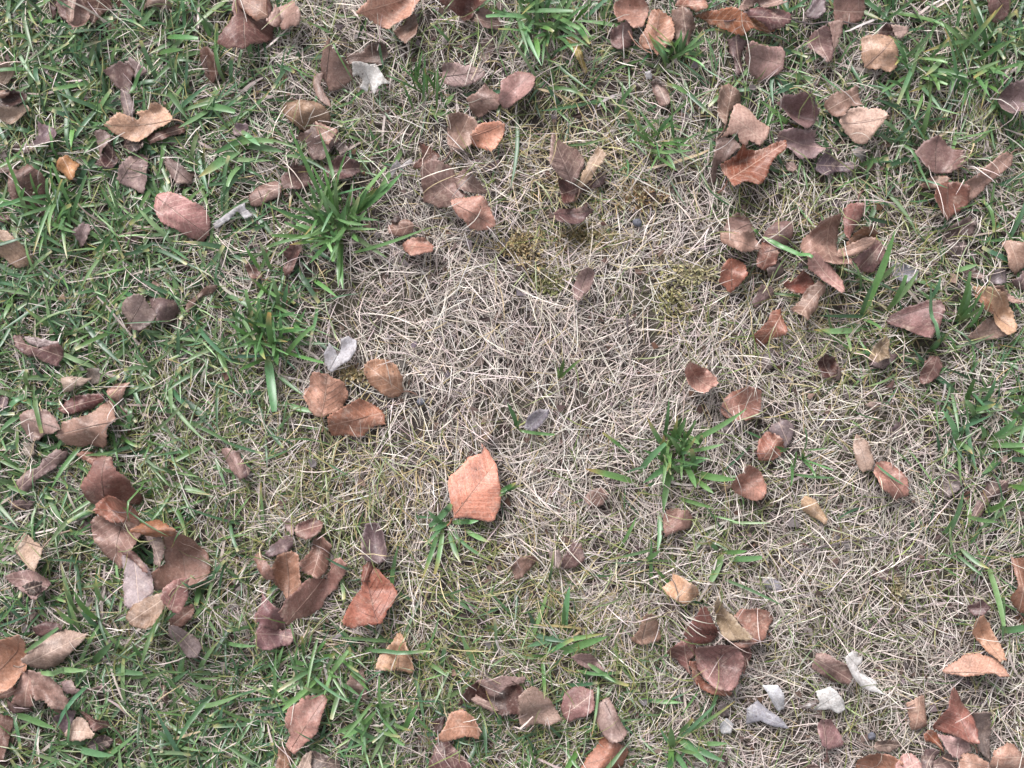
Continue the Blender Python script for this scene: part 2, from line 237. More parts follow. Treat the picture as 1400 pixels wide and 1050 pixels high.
C1|142,97,87|1|a=.35,m=560,660,590,400|glossy brown leaf with cross folds, topmost of the long left chain|448,560 500,480 520,430 560,398 617,403 632,450 692,510 722,570 747,632 720,662 600,652 520,662 478,640
C1|162,107,86|2|a=.3,m=770,740,520,680|orange-brown oval leaf overlapping the glossy cross-folded leaf|508,690 530,638 590,608 680,600 740,640 777,690 772,752 740,772 690,747 620,752 550,722
C1|152,117,107|1|k=3,m=640,740,620,990|crumpled dry brown leaf with holes below the orange-brown oval leaf|488,760 520,718 600,735 700,745 757,790 752,850 720,902 690,962 650,1002 590,962 530,892 498,830
C1|112,82,77|0|v=.4|dark leaf sunk behind the broad wavy brown leaf|630,130 680,168 692,200 650,212
C1|177,117,82|3|a=.6|orange curled leaf capping the lower heap of the left chain|748,780 800,738 860,733 950,760 992,795 930,822 860,822 800,802
C1|157,117,107|1|a=.2|large pinkish brown leaf filling the lower heap of the left chain|890,850 920,800 1000,810 1060,890 1112,970 1092,1052 1000,1102 890,1082 850,1002 900,962
+rolled_edge|147,122,117|a=.8|778,810 830,793 882,830 897,890 882,982 850,962 840,882
C1|152,132,127|2|a=.25|grey-brown leaf with a dark red upper rim, left in the lower heap|700,890 760,900 830,960 862,1010 892,1077 830,1142 780,1172 740,1142 728,1040
+folded_edge|122,82,77|c=.4|698,888 770,888 830,958 852,992 790,962
D1|162,122,102|2|a=.15|tan-brown leaf with a ragged edge at the foot of the lower heap|770,160 800,128 900,80 962,58 967,130 922,212 870,252 800,237 758,200
D1|162,112,107|2|a=.2|reddish leaf at the right side of the lower heap|943,50 990,10 1085,-10 1062,92 1032,182 990,162 948,100
D1|152,112,97|1||small brown leaf below the reddish one in the lower heap|898,260 950,210 1022,178 1032,232 990,282 940,312 900,292
D1|152,132,127|2|a=.25|grey-pink tapering leaf ending the long left chain|903,280 950,298 1030,360 1077,412 1040,462 990,457 940,402 903,350
C1|177,147,127|2|a=.2,f=.2,m=240,885,90,860,s=370,800|light tan leaf with a long thin stalk near the left edge|68,880 120,813 160,840 242,885 217,1012 160,972 78,920
D1|147,117,112|2|a=.3|grey-brown leaf with a dark hollow underneath at the left edge|18,20 100,8 180,3 262,20 292,70 240,102 210,152 140,122 58,70
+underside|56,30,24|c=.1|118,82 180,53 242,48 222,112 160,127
C1|157,127,122|2|a=.4|pinkish brown half-moon leaf alone in the left grass|1163,370 1210,358 1262,390 1312,460 1302,522 1280,527 1230,482 1190,432
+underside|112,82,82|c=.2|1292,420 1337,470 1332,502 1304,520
C2|177,122,97|1|a=.12,m=640,190,430,240|brown-orange leaf beside the dark soil gap, under the light tan veined one|423,272 430,195 500,150 590,98 640,120 722,180 722,232 650,252 600,302 520,292 440,292
C2|212,142,112|3|m=1078,735,1300,455,s=1055,775,w=.5,k=.5,b=-.08,t=.02,sv=6,v=0,o=.35,a=.12|big bright orange-tan pointed leaf lying alone at the centre of the lawn|1231,333 1240,372 1238,386 1200,403 1169,408 1156,427 1122,464 1092,493 1069,508 1058,550 1064,594 1072,639 1086,694 1091,734 1128,730 1172,731 1211,738 1233,744 1261,754 1289,751 1311,736 1322,711 1336,672 1342,617 1339,561 1328,517 1317,450 1294,411 1272,375 1250,350
C2|131,106,91|0|v=.75|brown leaf buried in straw just above the big bright pointed leaf|1240,190 1290,178 1302,250 1270,322 1228,300
C2|136,96,91|2|a=.2|small reddish leaf on top of the lower middle-left clump|243,800 270,758 330,738 392,755 387,802 320,837 270,827
C2|157,132,127|1|c=.3|narrow pale stalk-like scrap beside the small reddish leaf of the lower clump|178,740 230,760 242,820 200,792
C2|131,106,106|1|a=.6|grey rolled leaf at the upper left of the lower middle-left clump|88,920 130,868 200,828 242,830 242,882 180,922 108,942
C2|157,117,107|1|k=2.5|crumpled brown leaf in the middle of the lower middle-left clump|288,950 330,900 330,850 400,828 452,870 422,942 412,1012 380,1047 308,1002
C2|167,117,97|2|c=.3,m=210,1160,200,910|shiny reddish tan cupped leaf in the lower middle-left clump|128,1000 160,918 230,903 272,940 277,1040 282,1092 240,1142 200,1172 150,1082
C2|172,127,107|2|a=.4|narrow tan leaf left of the shiny cupped leaf in the clump|33,940 70,908 130,970 152,1052 110,1052 68,1002
C2|162,117,107|2|a=.25,m=240,1250,480,950|large brown leaf with wavy sides at the right of the lower middle-left clump|410,1060 440,958 490,938 537,960 517,1022 477,1082 470,1112 410,1152 390,1202 330,1242 240,1262 198,1190 250,1120 330,1042
D2|142,102,102|1|f=.3|folded mauve leaf at the left of the lower middle-left clump|58,80 100,138 150,180 200,220 237,270 180,322 110,292 68,250 48,220 75,170
D2|152,112,112|2|a=.4|purple-pink leaf at the bottom of the lower middle-left clump|43,380 50,288 70,258 120,310 190,320 230,308 247,350 220,392 150,412 78,422
C2|121,101,101|0|v=.35|dark mauve leaf under straw above the glossy red-brown leaf|598,890 620,768 680,758 722,800 747,900 742,952 690,967 618,940
D2|167,97,77|2|c=.22,m=690,262,610,20,w=1|glossy red-brown leaf with fine veins below the straw patch|518,230 540,170 590,110 610,40 650,-22 690,0 740,50 787,110 772,162 710,267 640,277 570,287 523,260
+rolled_tip|142,87,72|a=.9|600,-20 650,-62 660,-20 625,60 602,60
C3|136,127,136|1|c=.5,W=1|grey curled leaf in the straw beside a small green sprig|143,250 160,188 220,153 277,153 272,190 220,252 180,277
C3|162,127,117|0|v=.35|pinkish pointed leaf half sunk below the yellow-tipped green tuft|458,630 490,590 550,573 592,600 562,662 510,687
C3|162,127,112|1|a=.4,s=862,850|brown rounded leaf with a short stalk below the yellow-tipped green tuft|878,770 900,708 960,683 1030,695 1042,740 1022,792 950,797 890,832
C3|167,117,102|1|a=.15,v=.2|reddish brown round leaf at the tip of a long yellow-tipped blade|1180,170 1200,110 1270,50 1330,28 1400,55 1407,120 1390,185 1330,212 1240,207
C3|177,127,107|2|a=.15|orange-brown round leaf with a notch, right of the yellow-tipped green tuft|1243,540 1265,500 1298,490 1310,448 1370,460 1422,520 1427,572 1400,622 1350,637 1290,612 1248,570
C3|116,86,81|1|c=.4|dark brown cupped leaf in straw below the big bright pointed leaf|368,920 400,858 450,870 462,950 420,992 350,1012 328,970
+curled_edge|162,142,137|a=.3|268,910 330,898 342,960 322,1002 290,962
C3|152,117,107|1|a=.15|small soft brown leaf left of the dark cupped leaf in straw|73,990 110,948 190,923 212,960 170,1012 110,1062 88,1052
C3|162,147,152|0|v=.5|greyish leaf scrap at the right foot of the yellow-tipped green tuft|1193,230 1250,213 1302,240 1250,282 1198,270
C4|162,107,87|1|a=.25|orange-brown leaf half under straw, overlapping a grey leaf on the right|-22,400 -12,330 30,273 70,273 112,320 132,370 110,402 60,427 -5,427
C4|141,126,126|0|v=.2|grey leaf behind the half-buried orange-brown leaf on the right|38,260 80,228 150,208 187,250 172,312 130,372 100,312
C4|167,137,122|1|a=.5|narrow tan-grey leaf standing above a reddish brown rounded one|493,330 520,288 577,330 592,380 592,472 545,492 510,432 498,380
C4|177,127,107|1|a=.15,v=.1,m=770,630,620,450|reddish brown rounded leaf below the narrow tan-grey leaf|603,560 598,490 630,443 690,438 752,490 777,560 777,612 720,642 660,597
C4|197,157,127|2|a=.7|slim light tan curled leaf alone on the right straw|203,640 240,613 290,635 332,690 357,740 347,772 290,732 228,690
C4|131,111,116|0|v=.5|grey-mauve leaf pressed under straw above the reddish brown rounded leaf|668,270 720,218 762,240 752,292 700,312
C4|131,116,116|0|v=.55|broad grey leaf deep under pale straw near the right green tuft|958,590 980,498 1050,478 1092,500 1062,562 1000,622
C4|121,91,91|0|v=.3|long dark brown leaf lying under green blades near the right edge|1103,740 1140,680 1190,600 1220,538 1312,528 1302,582 1240,622 1190,702 1130,752
C4|131,106,101|0|v=.4|brown leaf sunk in straw below the thin dark twig on the right|598,1040 650,978 722,985 742,1032 680,1062
D4|152,102,82|2|a=.3|reddish brown leaf cut by the right edge in the lower half|1338,-70 1370,-62 1440,-62 1440,230 1390,237 1360,192 1338,150 1355,60
C4|167,142,132|0|v=.5|pale pinkish scrap half buried in straw at the right|558,130 610,98 652,120 600,162
D1|192,142,117|2|a=.12,m=-20,560,155,330|large light tan leaf cut by the left edge near the lower left corner|-40,370 80,340 155,313 162,380 140,462 155,520 110,552 90,602 0,642 -40,650
D1|167,122,107|1||reddish brown leaf peeping out under the large light tan corner leaf|-30,650 80,613 92,650 50,672 -30,700
D1|172,147,132|2|a=.6|long pale leaf rolled like a cigar near the lower left corner|133,460 180,408 260,348 350,323 430,325 492,318 450,372 390,432 320,492 240,532 180,512 148,490
D1|116,82,82|0||dark leaf behind the long pale cigar-rolled leaf|168,300 240,278 310,290 332,310 270,332 200,362 178,340
D1|167,127,112|2|c=.4|folded brown leaf below the large light tan corner leaf|68,700 80,648 105,548 150,528 192,580 192,642 180,722 130,732
D1|162,127,117|2|a=.3|tan-pink twisted leaf hanging down from the long pale rolled leaf|163,520 220,528 280,540 312,590 377,680 372,742 310,722 240,682 188,620
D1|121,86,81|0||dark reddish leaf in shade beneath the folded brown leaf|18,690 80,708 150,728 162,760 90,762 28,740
D1|126,86,76|1|a=.2|dark brown leaf at the left edge close to the lower left corner|-30,760 30,778 52,820 40,932 32,1000 -30,1012
D1|182,152,132|2|a=.25,k=2|pale spotted leaf framed by dark leaves in the lower left grass|343,870 400,778 440,800 512,860 502,890 430,902 370,912
D1|111,86,96|1||purple-grey leaf left of the pale spotted leaf|298,770 340,743 402,760 372,830 340,882 308,840
D1|121,86,76|1|c=.2|dark brown leaf right of the pale spotted leaf|408,753 490,768 562,790 582,832 520,852 460,812
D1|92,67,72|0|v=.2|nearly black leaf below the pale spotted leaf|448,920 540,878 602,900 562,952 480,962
D1|152,122,122|0|v=.35,a=.4|pinkish torn strip of leaf in grass right of the tan-pink twisted leaf|318,600 370,588 402,630 480,628 560,598 572,630 470,652 390,662 328,640
D1|92,67,57|1|a=.5|small dark curled strip standing in the lower left green grass|846,620 870,616 892,660 892,710 868,722 866,670
D2|182,132,117|3|a=.2,m=210,970,400,680|pinkish tan leaf with a ragged left side in the lower green grass|188,800 210,738 270,698 280,668 390,668 412,690 392,782 370,852 300,922 240,982 188,940 222,890 188,840
D2|157,117,97|1|a=.5|small brown leaf stub below the ragged pinkish tan leaf|153,940 190,938 222,970 217,1070 158,1070
D2|116,96,91|1|c=.3|dark brown leaf on the bottom edge right of the brown stub|323,960 420,988 482,1020 482,1070 318,1070
+folded_edge|167,142,127|c=.2|248,1070 290,988 332,963 332,1070
D2|192,147,117|2|a=.2,m=790,550,805,340|sandy triangular leaf with a soft point in the lower middle grass|678,520 700,450 750,390 800,338 830,360 862,430 877,520 860,552 800,542 720,527
D2|152,127,117|1|k=2.5|small crinkled grey-brown leaf in the green grass beside the sandy triangular leaf|523,590 540,548 600,538 622,590 632,662 610,707 578,680 558,630
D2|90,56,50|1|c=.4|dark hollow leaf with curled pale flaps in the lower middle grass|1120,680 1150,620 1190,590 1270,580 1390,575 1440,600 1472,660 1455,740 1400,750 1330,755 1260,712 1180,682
+curled_edge|152,122,117|a=.5|1188,590 1280,563 1400,558 1472,570 1462,602 1370,602 1332,652 1302,682 1268,660 1248,620
+rolled_edge|162,132,122|a=.6|1163,680 1210,658 1280,690 1342,742 1300,747 1220,707
D2|182,132,107|2|a=.25|orange-tan leaf with a dark shadowed flap below the dark hollow leaf|998,885 1040,830 1060,768 1130,738 1202,780 1242,840 1222,882 1150,887 1070,907
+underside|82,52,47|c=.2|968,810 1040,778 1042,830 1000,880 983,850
D2|121,81,76|1|a=.4|dark brown glossy leaf on the bottom edge below the orange-tan leaf|948,1070 990,940 1060,908 1102,950 1150,990 1192,1022 1182,1070
D3|207,162,132|2|k=2.2|pale sandy leaf with brown spots and a ragged outline above the dark red pile|878,100 930,60 940,28 1010,50 1060,90 1082,130 1020,162 970,167 920,142
D3|172,137,122|2|a=.3,m=770,400,800,210|veined tan leaf left of the dark red leaf pile|713,370 740,320 780,208 840,220 862,290 872,370 820,392 770,402 728,390
D3|116,96,91|0|v=.5|dark brown leaf hidden in straw under the pale sandy spotted leaf|888,180 960,148 972,220 920,262 893,240
D3|167,132,127|2|f=.2,m=570,535,390,460|small pinkish pointed leaf lying on flat green blades|388,460 440,433 500,438 540,490 572,537 500,527 440,502
D3|167,132,122|1|a=.15|rectangular pinkish brown leaf, left of three leaves near the bottom edge|113,640 140,598 190,588 240,620 290,690 342,777 280,802 200,802 150,822 113,770 118,690
D3|162,117,112|1|a=.2|round reddish brown leaf, middle of three leaves near the bottom edge|338,710 360,658 440,623 512,650 517,720 490,762 420,792 380,812 343,760
D3|152,122,117|2|a=.15,m=565,690,670,890|mauve-grey teardrop leaf above a rust brown leaf on the bottom edge|518,790 525,728 560,693 600,688 640,770 687,862 650,897 610,907 548,860
D3|167,107,82|1|a=.15|rust brown leaf cut by the bottom edge under the mauve-grey teardrop leaf|410,1070 480,988 570,888 640,905 697,950 682,1022 660,1070
D3|142,87,82|3|a=.35,m=1185,350,990,330,w=1|dark red oval leaf on the upper left of the red pile|978,330 1010,258 1080,198 1120,210 1162,290 1192,350 1150,382 1080,392 1018,360
D3|172,142,122|3|f=-.4|grey-tan folded leaf standing on top of the red pile|1148,170 1160,128 1200,190 1260,250 1337,342 1260,367 1210,372 1190,330 1168,260
D3|152,107,97|1|c=.2|dull red-brown leaf at the right back of the red pile|1253,240 1290,208 1400,203 1455,230 1477,260 1440,312 1400,362 1300,402 1238,380 1330,340
D3|167,122,117|3|a=.15,m=1200,630,1190,380,w=1|large pinkish veined leaf lying on the front of the red pile|1048,420 1060,388 1180,378 1260,398 1317,470 1302,542 1270,602 1220,632 1160,617 1110,582 1068,520
D3|147,97,92|1|a=.2|dark red leaf forming the left side of the red pile|898,430 960,368 1010,348 1052,400 1047,442 1010,482 1032,562 980,502
D3|167,107,82|1|c=.3|orange-brown leaf edge showing below the front leaf of the red pile|1018,480 1055,488 1075,550 1130,608 1230,628 1232,652 1160,662 1100,642 1048,580
D3|142,92,82|1||rusty dark leaf on the right side of the red pile|1248,400 1340,398 1357,440 1332,502 1310,552 1288,470
D3|173,173,178|1|W=1,k=.8|white crinkled scrap of leaf under straw below the red pile|1178,830 1220,788 1262,820 1242,872 1198,872
D3|147,132,132|0|v=.3|small grey leaf just under the red pile|1168,720 1210,698 1232,770 1183,802
D4|192,191,197|3|k=.8,W=1|white narrow shred of leaf lying over a grey shred in the bare lower right|8,610 90,608 122,650 132,742 100,762 68,710 38,660
D4|150,148,156|1|k=.8,W=1|grey tattered leaf under the white narrow shred in the lower right|-72,740 -10,698 50,748 110,788 152,842 80,832 0,802 -72,832
D4|192,188,186|3|a=.2,W=1,m=440,430,620,625|white leaf with several pointed lobes beside a brown leaf in the lower right|425,445 470,408 500,425 495,445 527,440 520,482 490,490 505,525 540,540 590,568 585,595 632,632 560,622 515,604 470,548 440,492
D4|205,203,201|3|a=.2,W=1,m=305,740,425,645|bright white leaf piece with a brown stalk in the lower right straw|300,650 370,618 402,640 442,690 457,742 420,767 370,742 293,752 320,710 308,680
+stalk|112,92,88|a=.6|198,732 250,713 300,688 310,720 280,742 230,747
D4|152,122,112|2|a=.15|dull brown leaf touching the white many-lobed leaf|273,500 285,438 340,438 400,470 452,490 477,532 452,592 400,612 350,572 288,532
D4|152,112,112|2|a=.15,m=345,950,330,785|mauve-brown oval leaf below the bright white leaf piece|298,840 320,783 370,788 422,850 442,910 432,947 350,952 318,910
D4|187,142,112|2|a=.8|tan leaf rolled like a cocoon near the right edge in the lower half|1123,320 1130,248 1170,228 1212,280 1262,380 1282,462 1245,477 1200,422 1148,370
D4|121,91,91|1||dark leaf in grass at the upper end of the cocoon-like tan leaf|1108,190 1170,148 1217,200 1180,242 1138,240
D4|192,147,122|2|a=.5,m=975,545,1290,530|tan arch-shaped leaf below the cocoon-like tan leaf|973,545 1030,500 1100,458 1180,448 1250,468 1292,542 1240,547 1200,532 1100,557 1040,552
D4|192,147,127|2|a=.2|light tan rectangular leaf left of the tall red-brown leaf near the bottom|778,710 860,658 882,690 887,832 820,857 798,800
D4|167,107,92|3|f=-.5,m=1080,890,1010,620|tall red-brown pointed leaf standing over the bottom right heap|928,840 970,720 990,640 1010,613 1040,640 1080,700 1127,782 1122,882 1080,892 1000,872 938,860
D4|152,92,66|2|c=.3|small rust-orange leaf left beneath the tall red-brown pointed leaf|863,870 900,838 940,860 962,910 972,962 930,922 878,912
D4|182,147,142|2|k=2|pale pink leaf with dark spots under the tall red-brown pointed leaf|938,868 1020,878 1120,893 1122,962 1060,987 1010,977 968,930
D4|142,117,117|1|a=.3|long mauve leaf on the right side of the tall red-brown pointed leaf|1108,745 1207,738 1222,850 1222,1012 1180,982 1128,880
D4|121,91,91|2|a=.8|dark rolled leaf at the left of the bottom right heap|848,1070 880,958 920,943 962,970 932,1002 900,1070
D4|157,127,122|1|a=.2|grey-brown leaf on the bottom edge below the pale pink spotted leaf|898,1030 960,978 1040,988 1052,1070 898,1070
D4|187,142,122|3|a=.2|wavy tan leaf on the bottom edge in the middle of the bottom right heap|1038,1070 1045,1010 1080,968 1130,968 1190,1010 1222,1070
D4|192,147,127|2|a=.2|scalloped light tan leaf near the bottom right corner|1223,1070 1240,968 1300,928 1360,933 1392,980 1425,1070
D4|192,137,107|2|a=.15|orange-tan leaf on the bottom edge left of a pinkish one|523,980 540,938 600,943 680,958 702,970 682,1070 523,1070
D4|177,132,122|3|a=.15|pinkish leaf on the bottom edge overlapping the orange-tan leaf|658,1070 670,988 720,938 780,943 802,990 792,1070
D4|147,122,112|1|v=.2|grey-brown leaf behind the orange-tan and pinkish leaves at the bottom edge|588,930 640,898 740,908 752,940 700,970 610,955
D4|152,122,117|1||small brown leaf on the bottom edge below the mauve-brown oval leaf|228,1070 250,1033 310,1033 322,1070
D4|155,150,159|0|v=.5,W=1|pale bluish leaf under straw above the dull red-brown end of the red pile|8,50 60,38 112,70 122,110 80,117 28,90
'''

# ---------------------------------------------------------------- helpers
def lin(rgb):
    c = np.asarray(rgb, float) / 255.0
    return np.where(c <= 0.04045, c / 12.92, ((c + 0.055) / 1.055) ** 2.4)


def ground(px, py):
    """photo pixel -> metres on the lawn"""
    return (px - 700.0) * PXM, (525.0 - py) * PXM


def hash2(ix, iy, seed):
    h = (ix.astype(np.int64) * 374761393 + iy.astype(np.int64) * 668265263 + seed * 974634777) & 0xFFFFFFFF
    h = ((h ^ (h >> 13)) * 1274126177) & 0xFFFFFFFF
    return ((h ^ (h >> 16)) & 0xFFFF) / 65535.0


def noise(x, y, size, seed=0):
    """smooth value noise in -1..1"""
    x = np.asarray(x, float) / size + 1000.0
    y = np.asarray(y, float) / size + 1000.0
    ix, iy = np.floor(x), np.floor(y)
    fx, fy = x - ix, y - iy
    fx = fx * fx * (3 - 2 * fx)
    fy = fy * fy * (3 - 2 * fy)
    a, b = hash2(ix, iy, seed), hash2(ix + 1, iy, seed)
    c, d = hash2(ix, iy + 1, seed), hash2(ix + 1, iy + 1, seed)
    return ((a * (1 - fx) + b * fx) * (1 - fy) + (c * (1 - fx) + d * fx) * fy) * 2 - 1


def soil(x, y):
    return 0.0035 * noise(x, y, 0.11, 1) + 0.002 * noise(x, y, 0.035, 2) + 0.0012 * noise(x, y, 0.012, 3) - 0.002


def inside(poly, x, y):
    r = np.zeros(x.shape, bool)
    n = len(poly)
    for i in range(n):
        x1, y1 = poly[i]
        x2, y2 = poly[(i + 1) % n]
        if y1 == y2:
            continue
        r ^= ((y1 > y) != (y2 > y)) & (x < (x2 - x1) * (y - y1) / (y2 - y1) + x1)
    return r


def mesh_from(name, verts, quads=None, tris=None, col=None, uv=None, smooth=True):
    me = bpy.data.meshes.new(name)
    verts = np.asarray(verts, np.float32)
    nq = 0 if quads is None else len(quads)
    nt = 0 if tris is None else len(tris)
    idx = []
    if nq:
        idx.append(np.asarray(quads, np.int32).ravel())
    if nt:
        idx.append(np.asarray(tris, np.int32).ravel())
    idx = np.concatenate(idx)
    me.vertices.add(len(verts))
    me.vertices.foreach_set('co', verts.ravel())
    me.loops.add(len(idx))
    me.loops.foreach_set('vertex_index', idx)
    me.polygons.add(nq + nt)
    starts = np.concatenate([np.arange(nq) * 4, nq * 4 + np.arange(nt) * 3]).astype(np.int32)
    me.polygons.foreach_set('loop_start', starts)
    me.polygons.foreach_set('use_smooth', np.full(nq + nt, smooth))
    if col is not None:
        a = me.color_attributes.new('tint', 'FLOAT_COLOR', 'POINT')
        c4 = np.ones((len(verts), 4), np.float32)
        c4[:, :3] = col
        a.data.foreach_set('color', c4.ravel())
    if uv is not None:
        l = me.uv_layers.new(name='leaf')
        l.data.foreach_set('uv', np.asarray(uv, np.float32)[idx].ravel())
    me.update(calc_edges=True)
    return me


def link(name, me, mat=None, parent=None, loc=(0, 0, 0)):
    o = bpy.data.objects.new(name, me)
    C.objects.link(o)
    if mat is not None and not me.materials:
        me.materials.append(mat)
    o.location = loc
    if parent is not None:
        o.parent = parent
    return o


def tag(o, label=None, cat=None, group=None, kind=None):
    for k, v in (('label', label), ('category', cat), ('group', group), ('kind', kind)):
        if v:
            o[k] = v
    return o


def thing(name, label, cat, loc, group=None):
    o = bpy.data.objects.new(name, None)
    o.empty_display_size = 0.01
    C.objects.link(o)
    o.location = loc
    return tag(o, label, cat, group)


# ---------------------------------------------------------------- materials
def new_mat(name):
    m = bpy.data.materials.new(name)
    m.use_nodes = True
    t = m.node_tree
    t.nodes.clear()
    return m, t.nodes, t.links


def mth(n, l, op, a, b=None, c=None, clamp=False):
    q = n.new('ShaderNodeMath')
    q.operation = op
    q.use_clamp = clamp
    for i, v in enumerate((a, b, c)):
        if v is None:
            continue
        if isinstance(v, (int, float)):
            q.inputs[i].default_value = v
        else:
            l.new(v, q.inputs[i])
    return q.outputs[0]


def mixc(n, l, mode, fac, a, b):
    q = n.new('ShaderNodeMix')
    q.data_type = 'RGBA'
    q.blend_type = mode
    q.inputs[0].default_value = 1.0
    for i, v in ((0, fac), (6, a), (7, b)):
        if isinstance(v, (int, float)):
            q.inputs[i].default_value = v
        elif isinstance(v, tuple):
            q.inputs[i].default_value = (*v, 1)
        else:
            l.new(v, q.inputs[i])
    return q.outputs[2]


def tex(n, l, vec, scale, detail=3, rough=0.6):
    q = n.new('ShaderNodeTexNoise')
    q.inputs['Scale'].default_value = scale
    q.inputs['Detail'].default_value = detail
    q.inputs['Roughness'].default_value = rough
    if vec is not None:
        l.new(vec, q.inputs['Vector'])
    return q.outputs['Fac']


def ramp(n, l, v, lo, hi, a=0.0, b=1.0):
    q = n.new('ShaderNodeMapRange')
    l.new(v, q.inputs[0])
    for i, k in enumerate((lo, hi, a, b)):
        q.inputs[i + 1].default_value = k
    return q.outputs[0]


def leaf_material(name, bleached=False):
    """dry leaf: the object's own colour, mottled, with side veins, specks and a papery relief"""
    m, n, l = new_mat(name)
    oi = n.new('ShaderNodeObjectInfo')
    tc = n.new('ShaderNodeTexCoord')
    off = n.new('ShaderNodeVectorMath')
    off.operation = 'MULTIPLY_ADD'
    off.inputs[1].default_value = (1, 1, 1)
    l.new(tc.outputs['Object'], off.inputs[0])
    rv = n.new('ShaderNodeCombineXYZ')
    l.new(mth(n, l, 'MULTIPLY', oi.outputs['Random'], 7.0), rv.inputs[0])
    l.new(mth(n, l, 'MULTIPLY', oi.outputs['Random'], 13.0), rv.inputs[1])
    l.new(rv.outputs[0], off.inputs[2])
    P = off.outputs[0]
    uv = n.new('ShaderNodeUVMap')
    uv.uv_map = 'leaf'
    sx = n.new('ShaderNodeSeparateXYZ')
    l.new(uv.outputs[0], sx.inputs[0])
    at = mth(n, l, 'ABSOLUTE', sx.outputs[1])
    warp = mth(n, l, 'MULTIPLY', mth(n, l, 'SUBTRACT', tex(n, l, P, 90, 3), 0.5), 0.5)
    ph = mth(n, l, 'ADD', mth(n, l, 'SUBTRACT', sx.outputs[0], mth(n, l, 'MULTIPLY', at, 0.75)), warp)
    side = mth(n, l, 'MULTIPLY', mth(n, l, 'GREATER_THAN', sx.outputs[1], 0.0), 0.43)
    freq = mth(n, l, 'ADD', mth(n, l, 'MULTIPLY', oi.outputs['Random'], 0.8), 0.95)
    fr = mth(n, l, 'FRACT', mth(n, l, 'ADD', mth(n, l, 'MULTIPLY', ph, freq), side))
    dv = mth(n, l, 'ABSOLUTE', mth(n, l, 'SUBTRACT', fr, 0.5))
    vein = ramp(n, l, dv, 0.0, 0.075, 1.0, 0.0)
    mid = ramp(n, l, at, 0.0, 0.06, 1.0, 0.0)
    vstr = ramp(n, l, mth(n, l, 'FRACT', mth(n, l, 'MULTIPLY', oi.outputs['Random'], 17.3)), 0.0, 1.0, 0.03, 0.55)
    vein = mth(n, l, 'MAXIMUM', mth(n, l, 'MULTIPLY', vein, vstr), mth(n, l, 'MULTIPLY', mid, 0.7))
    vo = n.new('ShaderNodeTexVoronoi')
    vo.feature = 'DISTANCE_TO_EDGE'
    vo.inputs['Scale'].default_value = 420
    l.new(P, vo.inputs['Vector'])
    net = ramp(n, l, vo.outputs['Distance'], 0.0, 0.12, 1.0, 0.0)
    mot = oi.outputs['Alpha']
    big = tex(n, l, P, 45, 4, 0.65)
    fine = tex(n, l, P, 420, 4, 0.7)
    mid_n = tex(n, l, P, 140, 3, 0.6)
    col = oi.outputs['Color']
    dk = (0.50, 0.47, 0.47) if not bleached else (0.85, 0.84, 0.84)
    col = mixc(n, l, 'MULTIPLY', mth(n, l, 'MULTIPLY', ramp(n, l, big, 0.40, 0.66, 0.0, 0.9), mot, clamp=True), col, dk)
    col = mixc(n, l, 'MIX', ramp(n, l, mid_n, 0.55, 0.8, 0.0, 0.3), col, (0.25, 0.155, 0.11) if not bleached else (0.5, 0.48, 0.47))
    col = mixc(n, l, 'MIX', mth(n, l, 'MULTIPLY', ramp(n, l, tex(n, l, P, 75, 4, 0.7), 0.54, 0.74, 0.0, 0.55), mot, clamp=True), col, (0.46, 0.35, 0.29) if not bleached else (0.6, 0.6, 0.6))
    col = mixc(n, l, 'MULTIPLY', ramp(n, l, fine, 0.42, 0.68, 0.0, 0.95), col, (0.6, 0.57, 0.55))
    if bleached:
        col = mixc(n, l, 'MULTIPLY', ramp(n, l, tex(n, l, P, 55, 5, 0.75), 0.42, 0.62, 0.0, 0.7), col, (0.55, 0.53, 0.52))
    inter = mth(n, l, 'MULTIPLY', ramp(n, l, dv, 0.1, 0.45, 0.0, 0.5), vstr)
    col = mixc(n, l, 'MULTIPLY', inter, col, (0.66, 0.6, 0.57) if not bleached else (0.85, 0.85, 0.85))
    lightv = mth(n, l, 'GREATER_THAN', mth(n, l, 'FRACT', mth(n, l, 'MULTIPLY', oi.outputs['Random'], 31.7)), 0.45)
    vcol = mixc(n, l, 'MIX', lightv, (0.09, 0.06, 0.05) if not bleached else (0.3, 0.29, 0.28), (0.5, 0.38, 0.31) if not bleached else (0.35, 0.34, 0.33))
    col = mixc(n, l, 'MIX', mth(n, l, 'MULTIPLY', vein, 0.7), col, vcol)
    col = mixc(n, l, 'MULTIPLY', mth(n, l, 'MULTIPLY', net, 0.3), col, (0.6, 0.52, 0.48))
    spk = n.new('ShaderNodeTexVoronoi')
    spk.inputs['Scale'].default_value = 95
    l.new(P, spk.inputs['Vector'])
    speck = mth(n, l, 'MULTIPLY', ramp(n, l, spk.outputs['Distance'], 0.06, 0.13, 1.0, 0.0),
                ramp(n, l, tex(n, l, P, 60, 1), 0.5, 0.56, 0.0, 0.75))
    col = mixc(n, l, 'MIX', speck, col, (0.035, 0.022, 0.016))
    dust = mth(n, l, 'MULTIPLY', ramp(n, l, tex(n, l, P, 260, 5, 0.75), 0.55, 0.75, 0.0, 0.4), 1.0)
    col = mixc(n, l, 'MIX', dust, col, (0.46, 0.37, 0.33))
    hgt = mth(n, l, 'ADD', mth(n, l, 'MULTIPLY', fine, 0.3), mth(n, l, 'MULTIPLY', mid_n, 0.2))
    hgt = mth(n, l, 'SUBTRACT', hgt, mth(n, l, 'MULTIPLY', vein, 0.5))
    hgt = mth(n, l, 'SUBTRACT', hgt, mth(n, l, 'MULTIPLY', net, 0.15))
    bp = n.new('ShaderNodeBump')
    bp.inputs['Strength'].default_value = 0.55
    bp.inputs['Distance'].default_value = 0.0009
